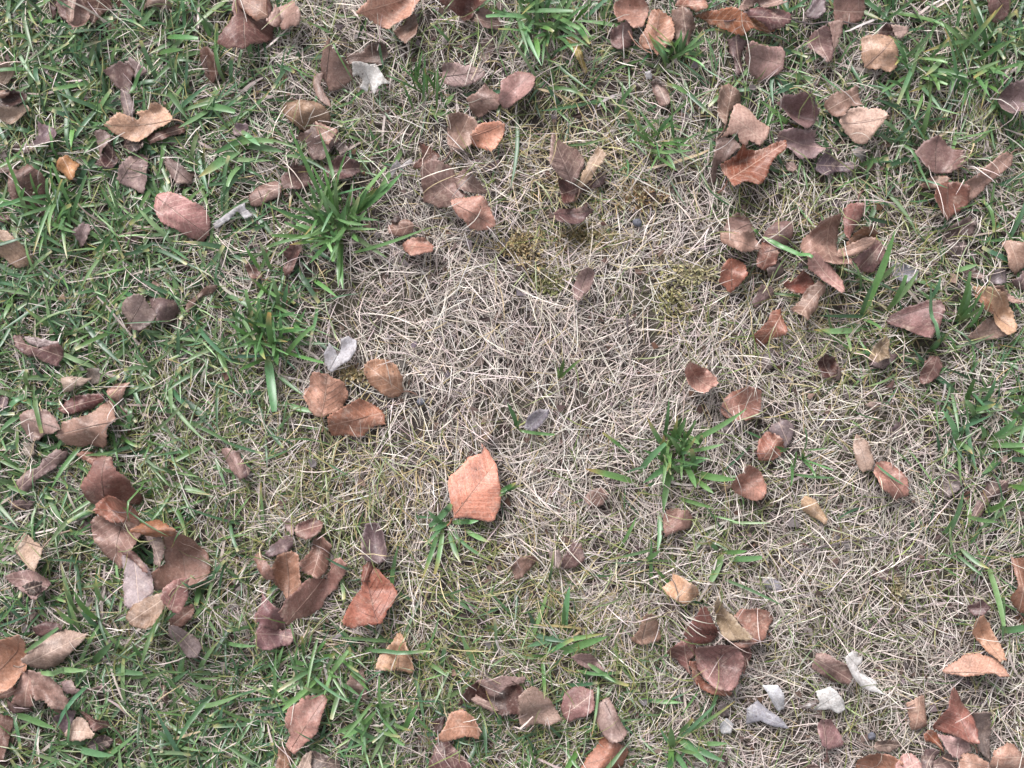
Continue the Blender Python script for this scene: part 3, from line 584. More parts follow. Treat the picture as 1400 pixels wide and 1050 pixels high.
    l.new(hgt, bp.inputs['Height'])
    pb = n.new('ShaderNodeBsdfPrincipled')
    l.new(col, pb.inputs['Base Color'])
    l.new(ramp(n, l, mid_n, 0.3, 0.7, 0.38, 0.62), pb.inputs['Roughness'])
    pb.inputs['Specular IOR Level'].default_value = 0.45
    l.new(bp.outputs[0], pb.inputs['Normal'])
    tr = n.new('ShaderNodeBsdfTranslucent')
    l.new(col, tr.inputs['Color'])
    ms = n.new('ShaderNodeMixShader')
    ms.inputs[0].default_value = 0.12
    l.new(pb.outputs[0], ms.inputs[1])
    l.new(tr.outputs[0], ms.inputs[2])
    out = n.new('ShaderNodeOutputMaterial')
    l.new(ms.outputs[0], out.inputs['Surface'])
    return m


def blade_material(name, rough, spec, transl, streak):
    """grass blades and straw: the colour of each blade comes from its tint"""
    m, n, l = new_mat(name)
    at = n.new('ShaderNodeAttribute')
    at.attribute_name = 'tint'
    tc = n.new('ShaderNodeTexCoord')
    f = tex(n, l, tc.outputs['Object'], streak, 3, 0.7)
    col = mixc(n, l, 'MULTIPLY', ramp(n, l, f, 0.35, 0.7, 0.0, 0.6), at.outputs['Color'], (0.62, 0.6, 0.55))
    pb = n.new('ShaderNodeBsdfPrincipled')
    l.new(col, pb.inputs['Base Color'])
    pb.inputs['Roughness'].default_value = rough
    pb.inputs['Specular IOR Level'].default_value = spec
    tr = n.new('ShaderNodeBsdfTranslucent')
    l.new(col, tr.inputs['Color'])
    ms = n.new('ShaderNodeMixShader')
    ms.inputs[0].default_value = transl
    l.new(pb.outputs[0], ms.inputs[1])
    l.new(tr.outputs[0], ms.inputs[2])
    out = n.new('ShaderNodeOutputMaterial')
    l.new(ms.outputs[0], out.inputs['Surface'])
    return m


def ground_material():
    m, n, l = new_mat('soil')
    tc = n.new('ShaderNodeTexCoord')
    P = tc.outputs['Object']
    a = tex(n, l, P, 70, 6, 0.7)
    b = tex(n, l, P, 9, 4, 0.6)
    c = tex(n, l, P, 600, 3, 0.7)
    col = mixc(n, l, 'MIX', ramp(n, l, a, 0.35, 0.65), (0.024, 0.018, 0.016), (0.075, 0.058, 0.050))
    col = mixc(n, l, 'MIX', ramp(n, l, b, 0.45, 0.65, 0.0, 0.5), col, (0.075, 0.075, 0.035))
    col = mixc(n, l, 'MULTIPLY', ramp(n, l, c, 0.4, 0.7, 0.0, 0.8), col, (0.5, 0.45, 0.42))
    bp = n.new('ShaderNodeBump')
    bp.inputs['Strength'].default_value = 0.9
    bp.inputs['Distance'].default_value = 0.004
    l.new(mth(n, l, 'ADD', a, mth(n, l, 'MULTIPLY', c, 0.4)), bp.inputs['Height'])
    pb = n.new('ShaderNodeBsdfPrincipled')
    l.new(col, pb.inputs['Base Color'])
    pb.inputs['Roughness'].default_value = 0.95
    l.new(bp.outputs[0], pb.inputs['Normal'])
    out = n.new('ShaderNodeOutputMaterial')
    l.new(pb.outputs[0], out.inputs['Surface'])
    return m


def plain_material(name, col, rough=0.8, bump=300):
    m, n, l = new_mat(name)
    tc = n.new('ShaderNodeTexCoord')
    f = tex(n, l, tc.outputs['Object'], bump, 5, 0.7)
    c = mixc(n, l, 'MIX', ramp(n, l, f, 0.35, 0.7), tuple(x * 0.55 for x in col), tuple(min(1, x * 1.25) for x in col))
    bp = n.new('ShaderNodeBump')
    bp.inputs['Strength'].default_value = 0.6
    bp.inputs['Distance'].default_value = 0.001
    l.new(f, bp.inputs['Height'])
    pb = n.new('ShaderNodeBsdfPrincipled')
    l.new(c, pb.inputs['Base Color'])
    pb.inputs['Roughness'].default_value = rough
    l.new(bp.outputs[0], pb.inputs['Normal'])
    out = n.new('ShaderNodeOutputMaterial')
    l.new(pb.outputs[0], out.inputs['Surface'])
    return m


M_LEAF = leaf_material('dry_leaf')
M_PALE = leaf_material('bleached_leaf', True)
M_STRAW = blade_material('straw', 0.6, 0.35, 0.12, 160)
M_GREEN = blade_material('green_blade', 0.38, 0.5, 0.25, 220)
M_MOSS = blade_material('moss', 0.8, 0.2, 0.2, 300)
M_SOIL = ground_material()
M_TWIG = plain_material('twig_bark', tuple(lin((104, 92, 94)) * ALB), 0.8, 500)
M_STONE = plain_material('grey_stone', tuple(lin((104, 104, 116)) * ALB), 0.75, 350)

# ---------------------------------------------------------------- the ground
fx = np.linspace(-0.96, 0.96, 260)
gx = np.concatenate([[-60, -20, -6, -2.2, -1.2], fx, [1.2, 2.2, 6, 20, 60]])
fy = np.linspace(-0.8, 0.8, 216)
gy = np.concatenate([[-60, -20, -6, -2.0, -1.0], fy, [1.0, 2.0, 6, 20, 60]])
GX, GY = np.meshgrid(gx, gy)
near = (np.abs(GX) < 1.0) & (np.abs(GY) < 0.85)
GZ = np.where(near, soil(GX, GY), -0.002)
nx, ny = len(gx), len(gy)
ii = (np.arange(ny - 1)[:, None] * nx + np.arange(nx - 1)[None, :]).ravel()
tag(link('ground', mesh_from('ground', np.stack([GX, GY, GZ], -1).reshape(-1, 3),
                             np.stack([ii, ii + 1, ii + nx + 1, ii + nx], -1)), M_SOIL), kind='structure')

# ---------------------------------------------------------------- fallen leaves
RW, RH, RS = 760, 585, 0.002           # height raster over the lawn, 2 mm cells
RX0, RY0 = -RW * RS / 2, -RH * RS / 2
TOP = np.full((RH, RW), -1.0)           # highest leaf surface
LOW = np.full((RH, RW), 9.0)            # lowest leaf surface
COV = np.zeros((RH, RW))                # chance that a straw crosses over the leaf
TX = {'A': 0, 'B': 260, 'C': 520, 'D': 780}
TY = {'1': 0, '2': 340, '3': 680, '4': 1040}
REST = {0: 0.0075, 1: 0.010, 2: 0.014, 3: 0.017}


def to_ground(tile, pts, zc):
    """tracing coordinates (a 3.889x enlargement of one tile of the photograph) -> metres, at height zc"""
    p = np.asarray(pts, float) / 3.8889
    px, py = p[:, 0] + TY[tile[1]], p[:, 1] + TX[tile[0]]
    x, y = ground(px, py)
    k = (CAM_H - zc) / (CAM_H - 0.012)
    return np.stack([x * k, y * k], -1)


def outline(p, rng, tooth=0.0005, rough=1.0, sharp=0.85):
    """closed Catmull-Rom through the traced points, with a finely toothed rim"""
    n = len(p)
    out = []
    for i in range(n):
        a, b, c, d = p[i - 1], p[i], p[(i + 1) % n], p[(i + 2) % n]
        seg = np.linalg.norm(c - b)
        v1, v2 = b - a, c - b
        v3 = d - c
        def turn(u, v):
            return math.acos(np.clip(np.dot(u, v) / (np.linalg.norm(u) * np.linalg.norm(v) + 1e-12), -1, 1))
        t1 = (c - a) * 0.4 if turn(v1, v2) < sharp else v2 * 0.7
        t2 = (d - b) * 0.4 if turn(v2, v3) < sharp else v2 * 0.7
        lim = 1.3 * seg
        for t in (t1, t2):
            ln = np.linalg.norm(t)
            if ln > lim:
                t *= lim / ln
        k = max(2, int(round(seg / 0.0019)))
        for j in range(k):
            u = j / k
            h = 2 * u**3 - 3 * u**2 + 1, u**3 - 2 * u**2 + u, -2 * u**3 + 3 * u**2, u**3 - u**2
            out.append(h[0] * b + h[1] * t1 + h[2] * c + h[3] * t2)
    out = np.array(out)
    tg = np.roll(out, -1, 0) - np.roll(out, 1, 0)
    nr = np.stack([tg[:, 1], -tg[:, 0]], -1) / (np.linalg.norm(tg, axis=1, keepdims=True) + 1e-9)
    s = np.where(np.arange(len(out)) % 2 == 0, 1.0, -1.0) * rng.uniform(0.3, 1.2, len(out))
    sd_ = int(rng.integers(1, 9999))
    wob = 0.0010 * noise(out[:, 0], out[:, 1], 0.0065, sd_) + 0.0006 * noise(out[:, 0], out[:, 1], 0.003, sd_ + 1)
    return out + nr * ((tooth * s + wob) * rough)[:, None] + rng.normal(0, 0.00014, out.shape)


def settle(poly, zf, rest, cov, sunk):
    """lower a piece until it lies on what is beneath it; returns the lift and updates the rasters"""
    lo, hi = poly.min(0), poly.max(0)
    i0, i1 = int((lo[0] - RX0) / RS), int((hi[0] - RX0) / RS) + 2
    j0, j1 = int((lo[1] - RY0) / RS), int((hi[1] - RY0) / RS) + 2
    i0, j0, i1, j1 = max(i0, 0), max(j0, 0), min(i1, RW), min(j1, RH)
    X, Y = np.meshgrid(RX0 + (np.arange(i0, i1) + 0.5) * RS, RY0 + (np.arange(j0, j1) + 0.5) * RS)
    m = inside(poly, X, Y)
    if not m.any():
        return rest
    z = zf(X, Y)
    sub = TOP[j0:j1, i0:i1]
    lift = rest - np.percentile(z[m], 20)
    hit = m & (sub > 0)
    if hit.sum() > 2:
        lift = max(lift, np.percentile((sub - z)[hit], 93) + 0.0022)
    lift = max(lift, 0.0025 - z[m].min())
    TOP[j0:j1, i0:i1] = np.where(m, np.maximum(sub, z + lift), sub)
    l = LOW[j0:j1, i0:i1]
    LOW[j0:j1, i0:i1] = np.where(m, np.minimum(l, z + lift), l)
    COV[j0:j1, i0:i1] = np.where(m, cov, COV[j0:j1, i0:i1])
    return lift


def shape(p, opt, rng, main=True):
    """height field of a leaf: folded or rolled about its axis, crumpled, tilted"""
    c = p.mean(0)
    if 'axis' in opt:
        b, t = opt['axis']
    else:
        u, s, vt = np.linalg.svd(p - c)
        ax = vt[0] if rng.random() < 0.5 else -vt[0]
        pr = (p - c) @ ax
        b, t = c + ax * pr.min(), c + ax * pr.max()
    ax = (t - b) / (np.linalg.norm(t - b) + 1e-9)
    nx_ = np.array([-ax[1], ax[0]])
    s = (p - b) @ ax
    w = (p - b) @ nx_
    L, W = max(s.max() - s.min(), 1e-3), max(np.abs(w).max(), 1e-3)
    hw = min(W, 0.022)
    k = max(0.0, opt.get('k', 1.5) - 0.4) * 0.001
    a, cc, f = opt.get('a', 0.0), opt.get('c', 0.0), opt.get('f', 0.0)
    if main and not f and a < 0.45:
        f = rng.choice([rng.uniform(0.06, 0.3), -rng.uniform(0.06, 0.22)], p=[.6, .4]) * (1 - 1.2 * abs(a))
    if main and not (a or cc):
        a = rng.uniform(-0.35, 0.35)
    bend = opt.get('b', rng.uniform(-0.25, 0.25)) * L if main else rng.uniform(-0.03, 0.05) * L
    tilt = rng.normal(0, opt.get('t', 0.12), 2)
    sd_ = int(rng.integers(1, 9999))
    edge = rng.uniform(0.6, 1.7) * 0.0022
    kk = (opt.get('k', 1.6) / 1.6) if main else 0.35
    folds = []
    for _ in range(7):                                  # creases of crumpled paper
        ph = rng.uniform(0, math.pi)
        folds.append((math.cos(ph), math.sin(ph), *(c + rng.normal(0, 0.35, 2) * W), rng.uniform(0.08, 0.48) * rng.choice([-1, 1]) * kk))
    sg = rng.choice([-1.0, 1.0])
    rim = (rng.uniform(0.5, 1.5) if rng.random() < 0.6 else 0.0) * min(kk, 1.2)
    rim2 = (rng.uniform(0.4, 1.2) if rng.random() < 0.4 else 0.0) * min(kk, 1.2)
    tipc = (rng.uniform(-0.6, 1.2) if rng.random() < 0.7 else 0.0) * min(kk, 1.2)
    if a > 0.45 or not main or 'o' in opt or 'W' in opt:
        rim = rim2 = tipc = 0.0

    def zf(x, y):
        dx, dy = x - b[0], y - b[1]
        ss = dx * ax[0] + dy * ax[1]
        ww = dx * nx_[0] + dy * nx_[1]
        q = np.clip(np.abs(ww) / W, 0, 1.15)
        v = np.clip(ss / L, -0.1, 1.1)
        z = f * np.sqrt(ww * ww + 1e-7) * 0.75 + cc * hw * q * q
        if a > 0.45:                                   # rolled: half a tube
            z = z + a * hw * 0.85 * np.sqrt(np.clip(1 - np.minimum(q, 1) ** 2, 0, 1))
        else:
            z = z - a * hw * q * q
        z = z - bend * (v - 0.5) ** 2 + tilt[0] * dx + tilt[1] * dy
        for cx_, cy_, px_, py_, sl in folds:
            e = (x - px_) * cx_ + (y - py_) * cy_
            z = z + sl * np.sqrt(e * e + 7e-7)
        up1 = np.clip((sg * ww / W - 0.4 - 0.15 * noise(x, y, 0.02, sd_ + 5)) / 0.6, 0, 1.2)
        up2 = np.clip((-sg * ww / W - 0.5 - 0.15 * noise(x, y, 0.02, sd_ + 6)) / 0.5, 0, 1.2)
        z = z + hw * 0.62 * (rim * up1 ** 2 + rim2 * up2 ** 2) + 0.010 * tipc * np.clip((v - 0.68) / 0.32, 0, 1.2) ** 2
        z = z + k * (noise(x, y, 0.026, sd_) + 0.5 * np.abs(noise(x, y, 0.013, sd_ + 1)) + 0.25 * np.abs(noise(x, y, 0.006, sd_ + 2)))
        z = z + edge * q ** 5 * noise(x, y, 0.011, sd_ + 3) * 2
        # side ribs pucker the blade a little
        z = z + opt.get('w', 0.4) * 0.0006 * np.abs(np.sin((ss - 0.75 * np.abs(ww)) * 420 + 1.57)) * np.clip(q * 4, 0, 1)
        return z

    def st(x, y):
        dx, dy = x - b[0], y - b[1]
        return np.stack([(dx * ax[0] + dy * ax[1]) * 100, (dx * nx_[0] + dy * nx_[1]) * 100], -1)

    return b, t, ax, zf, st


def leaf_mesh(poly, zf, st, lift, org, rng, step=0.0027, th=0.0002):
    lo, hi = poly.min(0), poly.max(0)
    X, Y = np.meshgrid(np.arange(lo[0], hi[0], step), np.arange(lo[1], hi[1], step * 0.87))
    X = X + (np.arange(X.shape[0]) % 2)[:, None] * step * 0.5
    X = X + rng.uniform(-0.2, 0.2, X.shape) * step
    Y = Y + rng.uniform(-0.2, 0.2, Y.shape) * step
    m = inside(poly, X, Y)
    g = np.stack([X[m], Y[m]], -1)
    if len(g):
        d = np.min(np.linalg.norm(g[:, None] - poly[None], axis=2), axis=1)
        g = g[d > step * 0.45]
    pts = np.concatenate([poly, g]) if len(g) else poly
    n = len(poly)
    o = (pts.mean(0))
    r = delaunay_2d_cdt([Vector((float(a), float(b))) for a, b in (pts - o) * 100],
                        [], [list(range(n))], 1, 1e-5)
    v = np.array([(q.x, q.y) for q in r[0]]) / 100 + o
    f = np.array([t for t in r[2] if len(t) == 3], np.int32)
    if len(f) == 0:
        return None
    z = zf(v[:, 0], v[:, 1]) + lift
    a = v[f]
    area = (a[:, 1, 0] - a[:, 0, 0]) * (a[:, 2, 1] - a[:, 0, 1]) - (a[:, 1, 1] - a[:, 0, 1]) * (a[:, 2, 0] - a[:, 0, 0])
    f[area < 0] = f[area < 0][:, ::-1]
    nv = len(v)
    top = np.column_stack([v - org[:2], z - org[2]])
    bot = top - (0, 0, th)
    ed = np.concatenate([f[:, [0, 1]], f[:, [1, 2]], f[:, [2, 0]]])
    key = ed[:, 0].astype(np.int64) * nv + ed[:, 1]
    rev = ed[:, 1].astype(np.int64) * nv + ed[:, 0]
    rim = ed[~np.isin(key, rev)]
    quads = np.stack([rim[:, 1], rim[:, 0], rim[:, 0] + nv, rim[:, 1] + nv], -1)
    tris = np.concatenate([f, f[:, ::-1] + nv])
    uv = st(v[:, 0], v[:, 1])
    return mesh_from('leaf', np.concatenate([top, bot]), quads, tris, uv=np.concatenate([uv, uv]))


def tube(path, r0, r1, sides=5):
    path = np.asarray(path, float)
    n = len(path)
    tg = np.gradient(path, axis=0)
    tg /= np.linalg.norm(tg, axis=1, keepdims=True) + 1e-12
    up = np.array([0, 0, 1.0])
    sv = np.cross(tg, up)
    sv /= np.linalg.norm(sv, axis=1, keepdims=True) + 1e-9
    uv_ = np.cross(sv, tg)
    rad = np.linspace(r0, r1, n)
    ang = np.arange(sides) * 2 * math.pi / sides
    v = path[:, None] + rad[:, None, None] * (np.cos(ang)[None, :, None] * sv[:, None] + np.sin(ang)[None, :, None] * uv_[:, None])
    q = []
    for i in range(n - 1):
        for k in range(sides):
            k2 = (k + 1) % sides
            q.append((i * sides + k, (i + 1) * sides + k, (i + 1) * sides + k2, i * sides + k2))
    return v.reshape(-1, 3), np.array(q)


def numbers(s):
    return [float(q) for q in s.split(',')]


def options(s):
    d = {}
    for kv in (s or '').replace(',', ' ,').split(' '):
        pass
    key = None
    for tok in (s or '').split(','):
        if '=' in tok:
            key, v = tok.split('=')
            d[key] = [float(v)]
        elif tok:
            d[key].append(float(tok))
    return {k: (v[0] if len(v) == 1 else v) for k, v in d.items()}


def points(s):
    return [tuple(numbers(q)) for q in s.split()]


entries = []
for line in LEAVES.strip().splitlines():
    if line.startswith('+'):
        nm, rgb, op, pts = line[1:].split('|')
        entries[-1]['flaps'].append((nm, numbers(rgb), options(op), points(pts)))
    else:
        tile, rgb, lay, op, label, pts = line.split('|')
        entries.append(dict(tile=tile, rgb=numbers(rgb), lay=int(lay), op=options(op), label=label, pts=points(pts), flaps=[]))

def leafcol(rgb):
    c = lin(rgb) ** 1.12 * ALB * 1.48
    return c * 0.83 + c.mean() * 0.17


GROUP = 'fallen leaves scattered on the lawn'
for e in sorted(entries, key=lambda q: q['lay']):
    rng = np.random.default_rng(abs(hash_ := sum(ord(ch) * (i + 7) for i, ch in enumerate(e['label']))) % 2**31)
    op = e['op']
    rest = REST[e['lay']] + (0.002 if op.get('W') and e['lay'] else 0)
    zc = rest + 0.004
    p = to_ground(e['tile'], e['pts'], zc)
    if 'm' in op:
        q = op['m']
        mm = to_ground(e['tile'], [q[:2], q[2:]], zc)
        op['axis'] = (mm[0], mm[1])
    poly = outline(p, rng, rough=op.get('o', 0.3 if op.get('W') else 1.0), sharp=0.12 if op.get('W') else 0.85)
    op.setdefault('k', 0.8 if op.get('W') else rng.uniform(1.2, 2.1))
    b, t, ax, zf, st = shape(p, op, rng)
    cov = op.get('v', 0.0) * 0.75 if 'v' in op else (0.01 if op.get('W') else 0.05 if e['lay'] > 1 else 0.12)
    lift = settle(poly, zf, rest, cov, e['lay'] == 0)
    org = np.array([b[0], b[1], max(0.002, float(zf(b[0], b[1])) + lift)])
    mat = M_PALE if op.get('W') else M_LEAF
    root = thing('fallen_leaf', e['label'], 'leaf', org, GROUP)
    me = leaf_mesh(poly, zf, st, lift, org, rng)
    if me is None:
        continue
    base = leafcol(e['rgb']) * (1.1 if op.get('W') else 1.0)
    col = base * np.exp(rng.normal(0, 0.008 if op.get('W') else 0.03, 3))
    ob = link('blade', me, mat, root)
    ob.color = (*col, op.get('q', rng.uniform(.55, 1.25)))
    # midrib: a raised cord along the blade
    size = np.linalg.norm(p.max(0) - p.min(0))
    if 'm' in op and size > 0.026:
        n = 14
        line = np.array([b + (t - b) * u for u in np.linspace(0.015, 0.93, n)])
        line += np.array([-ax[1], ax[0]]) * (np.sin(np.linspace(0, 3.0, n)) * rng.uniform(-1, 1) * 0.0012)[:, None]
        ok = inside(poly, line[:, 0], line[:, 1])
        line = line[ok]
        if len(line) > 4:
            z = zf(line[:, 0], line[:, 1]) + lift + 0.0001
            v, q = tube(np.column_stack([line - org[:2], z - org[2]]), 0.00062, 0.00022)
            rb = link('midrib', mesh_from('midrib', v, q, uv=np.column_stack([v[:, 0] * 100, v[:, 1] * 100 + 5])), mat, root)
            rb.color = (*(base * (0.62 if e['lay'] < 3 or 'w' in op else 0.75)), 1)
    # raised side veins where the photograph shows them
    nv_ = int(op.get('sv', 6 if op.get('w') == 1 else 0))
    nr_ = np.array([-ax[1], ax[0]])
    L = np.linalg.norm(t - b)
    for q in range(nv_):
        for sgn in (-1, 1):
            s0 = b + (t - b) * ((q + .35 + .25 * (sgn > 0)) / (nv_ + .6))
            u = np.linspace(0, 1, 9)[:, None]
            line = s0 + (ax * (0.55 + .15 * u) + nr_ * sgn * (0.8 - .1 * u)) * u * L * 0.62
            ok = np.cumprod(inside(poly, line[:, 0], line[:, 1])).astype(bool)
            line = line[ok]
            if len(line) < 4:
                continue
            z = zf(line[:, 0], line[:, 1]) + lift + 0.00005
            v, f_ = tube(np.column_stack([line - org[:2], z - org[2]]), 0.00032, 0.00014, 4)
            sv_ = link('side_vein', mesh_from('side_vein', v, f_, uv=np.column_stack([v[:, 0] * 100, v[:, 1] * 100 + 5])), mat, root)
            sv_.color = (*np.minimum(base * (1.35 if 'sv' in op else 0.6), .8), 1)
    if 's' not in op and e['lay'] > 0 and not e['flaps'] and not op.get('W') and rng.random() < .22:
        away = (b - t) / L * 0.013 + nr_ * rng.normal(0, .005)
        op['s'] = None
        s1 = b + away
    if 's' in op:
        if op['s'] is not None:
            s1 = to_ground(e['tile'], [op['s']], zc)[0]
        n = 9
        u = np.linspace(0, 1, n)[:, None]
        side = np.array([-(s1 - b)[1], (s1 - b)[0]])
        line = b + (s1 - b) * u + side * 0.12 * np.sin(u * math.pi)
        z0 = float(zf(b[0], b[1])) + lift
        z = z0 + (max(0.006, z0 - 0.008) - z0) * u[:, 0] + 0.0005
        v, q = tube(np.column_stack([line - org[:2], z - org[2]]), 0.0007, 0.0009)
        sk = link('stalk', mesh_from('stalk', v, q, uv=np.column_stack([v[:, 0] * 100, v[:, 1] * 100 + 5])), mat, root)
        sk.color = (*(base * 0.7), 1)
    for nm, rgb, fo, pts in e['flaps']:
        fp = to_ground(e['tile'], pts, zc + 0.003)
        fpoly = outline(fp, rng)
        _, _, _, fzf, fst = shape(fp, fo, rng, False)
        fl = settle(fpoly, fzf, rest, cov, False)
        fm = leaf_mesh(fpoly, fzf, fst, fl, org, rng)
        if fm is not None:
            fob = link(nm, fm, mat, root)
            fob.color = (*leafcol(rgb), 1)  # darkest flaps hold painted shade: a leaf's hollow, a rolled leaf's open end

def spread(A, op):
    B = A.copy()
    for dj in (-1, 0, 1):
        for di in (-1, 0, 1):
            B = op(B, np.roll(np.roll(A, dj, 0), di, 1))
    return B


TOP0 = TOP.copy()
TOP, LOW, COV = spread(TOP, np.maximum), spread(LOW, np.minimum), spread(COV, np.maximum) * (TOP > -2)

# ---------------------------------------------------------------- where the lawn is green, and where it is bare (100 px cells)
GREEN = np.array([
    [.90, .92, .85, .60, .35, .30, .35, .80, .40, .50, .60, .60, .80, .85],
    [.85, .82, .80, .75, .50, .42, .45, .40, .45, .55, .62, .60, .75, .80],
    [.80, .78, .78, .62, .60, .25, .10, .10, .30, .25, .40, .42, .50, .58],
    [.92, .92, .86, .70, .45, .08, .04, .08, .10, .10, .20, .35, .42, .55],
    [.95, .92, .86, .76, .35, .04, .03, .03, .08, .08, .12, .36, .48, .60],
    [.92, .86, .62, .50, .15, .04, .03, .08, .14, .20, .18, .20, .32, .75],
    [.86, .80, .62, .42, .30, .15, .10, .15, .24, .30, .26, .22, .28, .60],
    [.72, .62, .58, .48, .36, .34, .28, .24, .30, .36, .28, .15, .24, .52],
    [.62, .66, .62, .52, .50, .42, .40, .40, .36, .30, .14, .14, .16, .45],
    [.70, .80, .86, .84, .82, .62, .44, .50, .50, .35, .10, .08, .10, .20],
    [.80, .86, .88, .84, .82, .72, .62, .56, .55, .50, .10, .08, .08, .12]])
FINE = np.array([                       # thin olive fescue
    [.5, .3, .3, .4, .5, .4, .4, .5, .5, .5, .5, .4, .4, .4],
    [.8, .4, .3, .4, .5, .5, .5, .7, .5, .5, .5, .5, .4, .4],
    [.5, .3, .3, .4, .5, .3, .3, .6, .4, .3, .5, .6, .5, .5],
    [.3, .3, .3, .4, .4, .1, .1, .3, .2, .3, .5, .7, .6, .5],
    [.3, .3, .4, .4, .3, .0, .0, .0, .2, .4, .5, .6, .5, .5],
    [.4, .5, .8, .7, .4, .05, .0, .1, .2, .3, .4, .4, .4, .4],
    [.4, .6, .9, .9, .9, .5, .1, .2, .3, .4, .4, .4, .4, .4],
    [.5, .6, .8, .9, .9, .9, .8, .7, .7, .7, .6, .5, .5, .5],
    [.7, .7, .8, .8, .7, .9, 1., 1., .9, .7, .5, .5, .5, .6],
    [.4, .4, .4, .4, .5, .8, 1., 1., 1., .7, .3, .4, .4, .5],
    [.4, .4, .4, .4, .4, .5, .9, .9, .8, .6, .3, .3, .3, .3]])


def field(A, x, y):
    px, py = x / PXM + 700, 525 - y / PXM
    u = np.clip(px / 100 - 0.5 + 0.35 * noise(x, y, 0.06, 21), 0, 12.999)
    v = np.clip(py / 100 - 0.5 + 0.35 * noise(x, y, 0.06, 22), 0, 9.999)
    i, j = u.astype(int), v.astype(int)
    a, b = u - i, v - j
    return (A[j, i] * (1 - a) + A[j, i + 1] * a) * (1 - b) + (A[j + 1, i] * (1 - a) + A[j + 1, i + 1] * a) * b


BARE = [(560, 590, 45, 35), (640, 470, 25, 20), (735, 290, 25, 20), (505, 75, 45, 25), (1240, 900, 40, 25), (1090, 895, 40, 20)]   # soil shows through


def bareness(x, y):
    px, py = x / PXM + 700, 525 - y / PXM
    b = np.zeros(np.shape(x))
    for cx, cy, rx, ry in BARE:
        b = np.maximum(b, np.exp(-(((px - cx) / rx) ** 2 + ((py - cy) / ry) ** 2)))
    return b


EX, EY = 0.86, 0.70


def scatter(n, accept, rng):
    """n candidate spots; beyond the frame the lawn goes on a little thinner"""
    x, y = rng.uniform(-EX, EX, n), rng.uniform(-EY, EY, n)
    far = np.maximum(np.abs(x) - 0.53, np.abs(y) - 0.41)
    p = accept(x, y) * np.where(far > 0, np.clip(0.75 - far * 0.8, 0.3, 0.75), 1.0)
    k = rng.random(n) < p
    return x[k], y[k]


def sample(A, x, y):
    i = ((x - RX0) / RS).astype(int)
    j = ((y - RY0) / RS).astype(int)
    ok = (i >= 0) & (i < RW) & (j >= 0) & (j < RH)
    return np.where(ok, A[np.clip(j, 0, RH - 1), np.clip(i, 0, RW - 1)], -1.0)


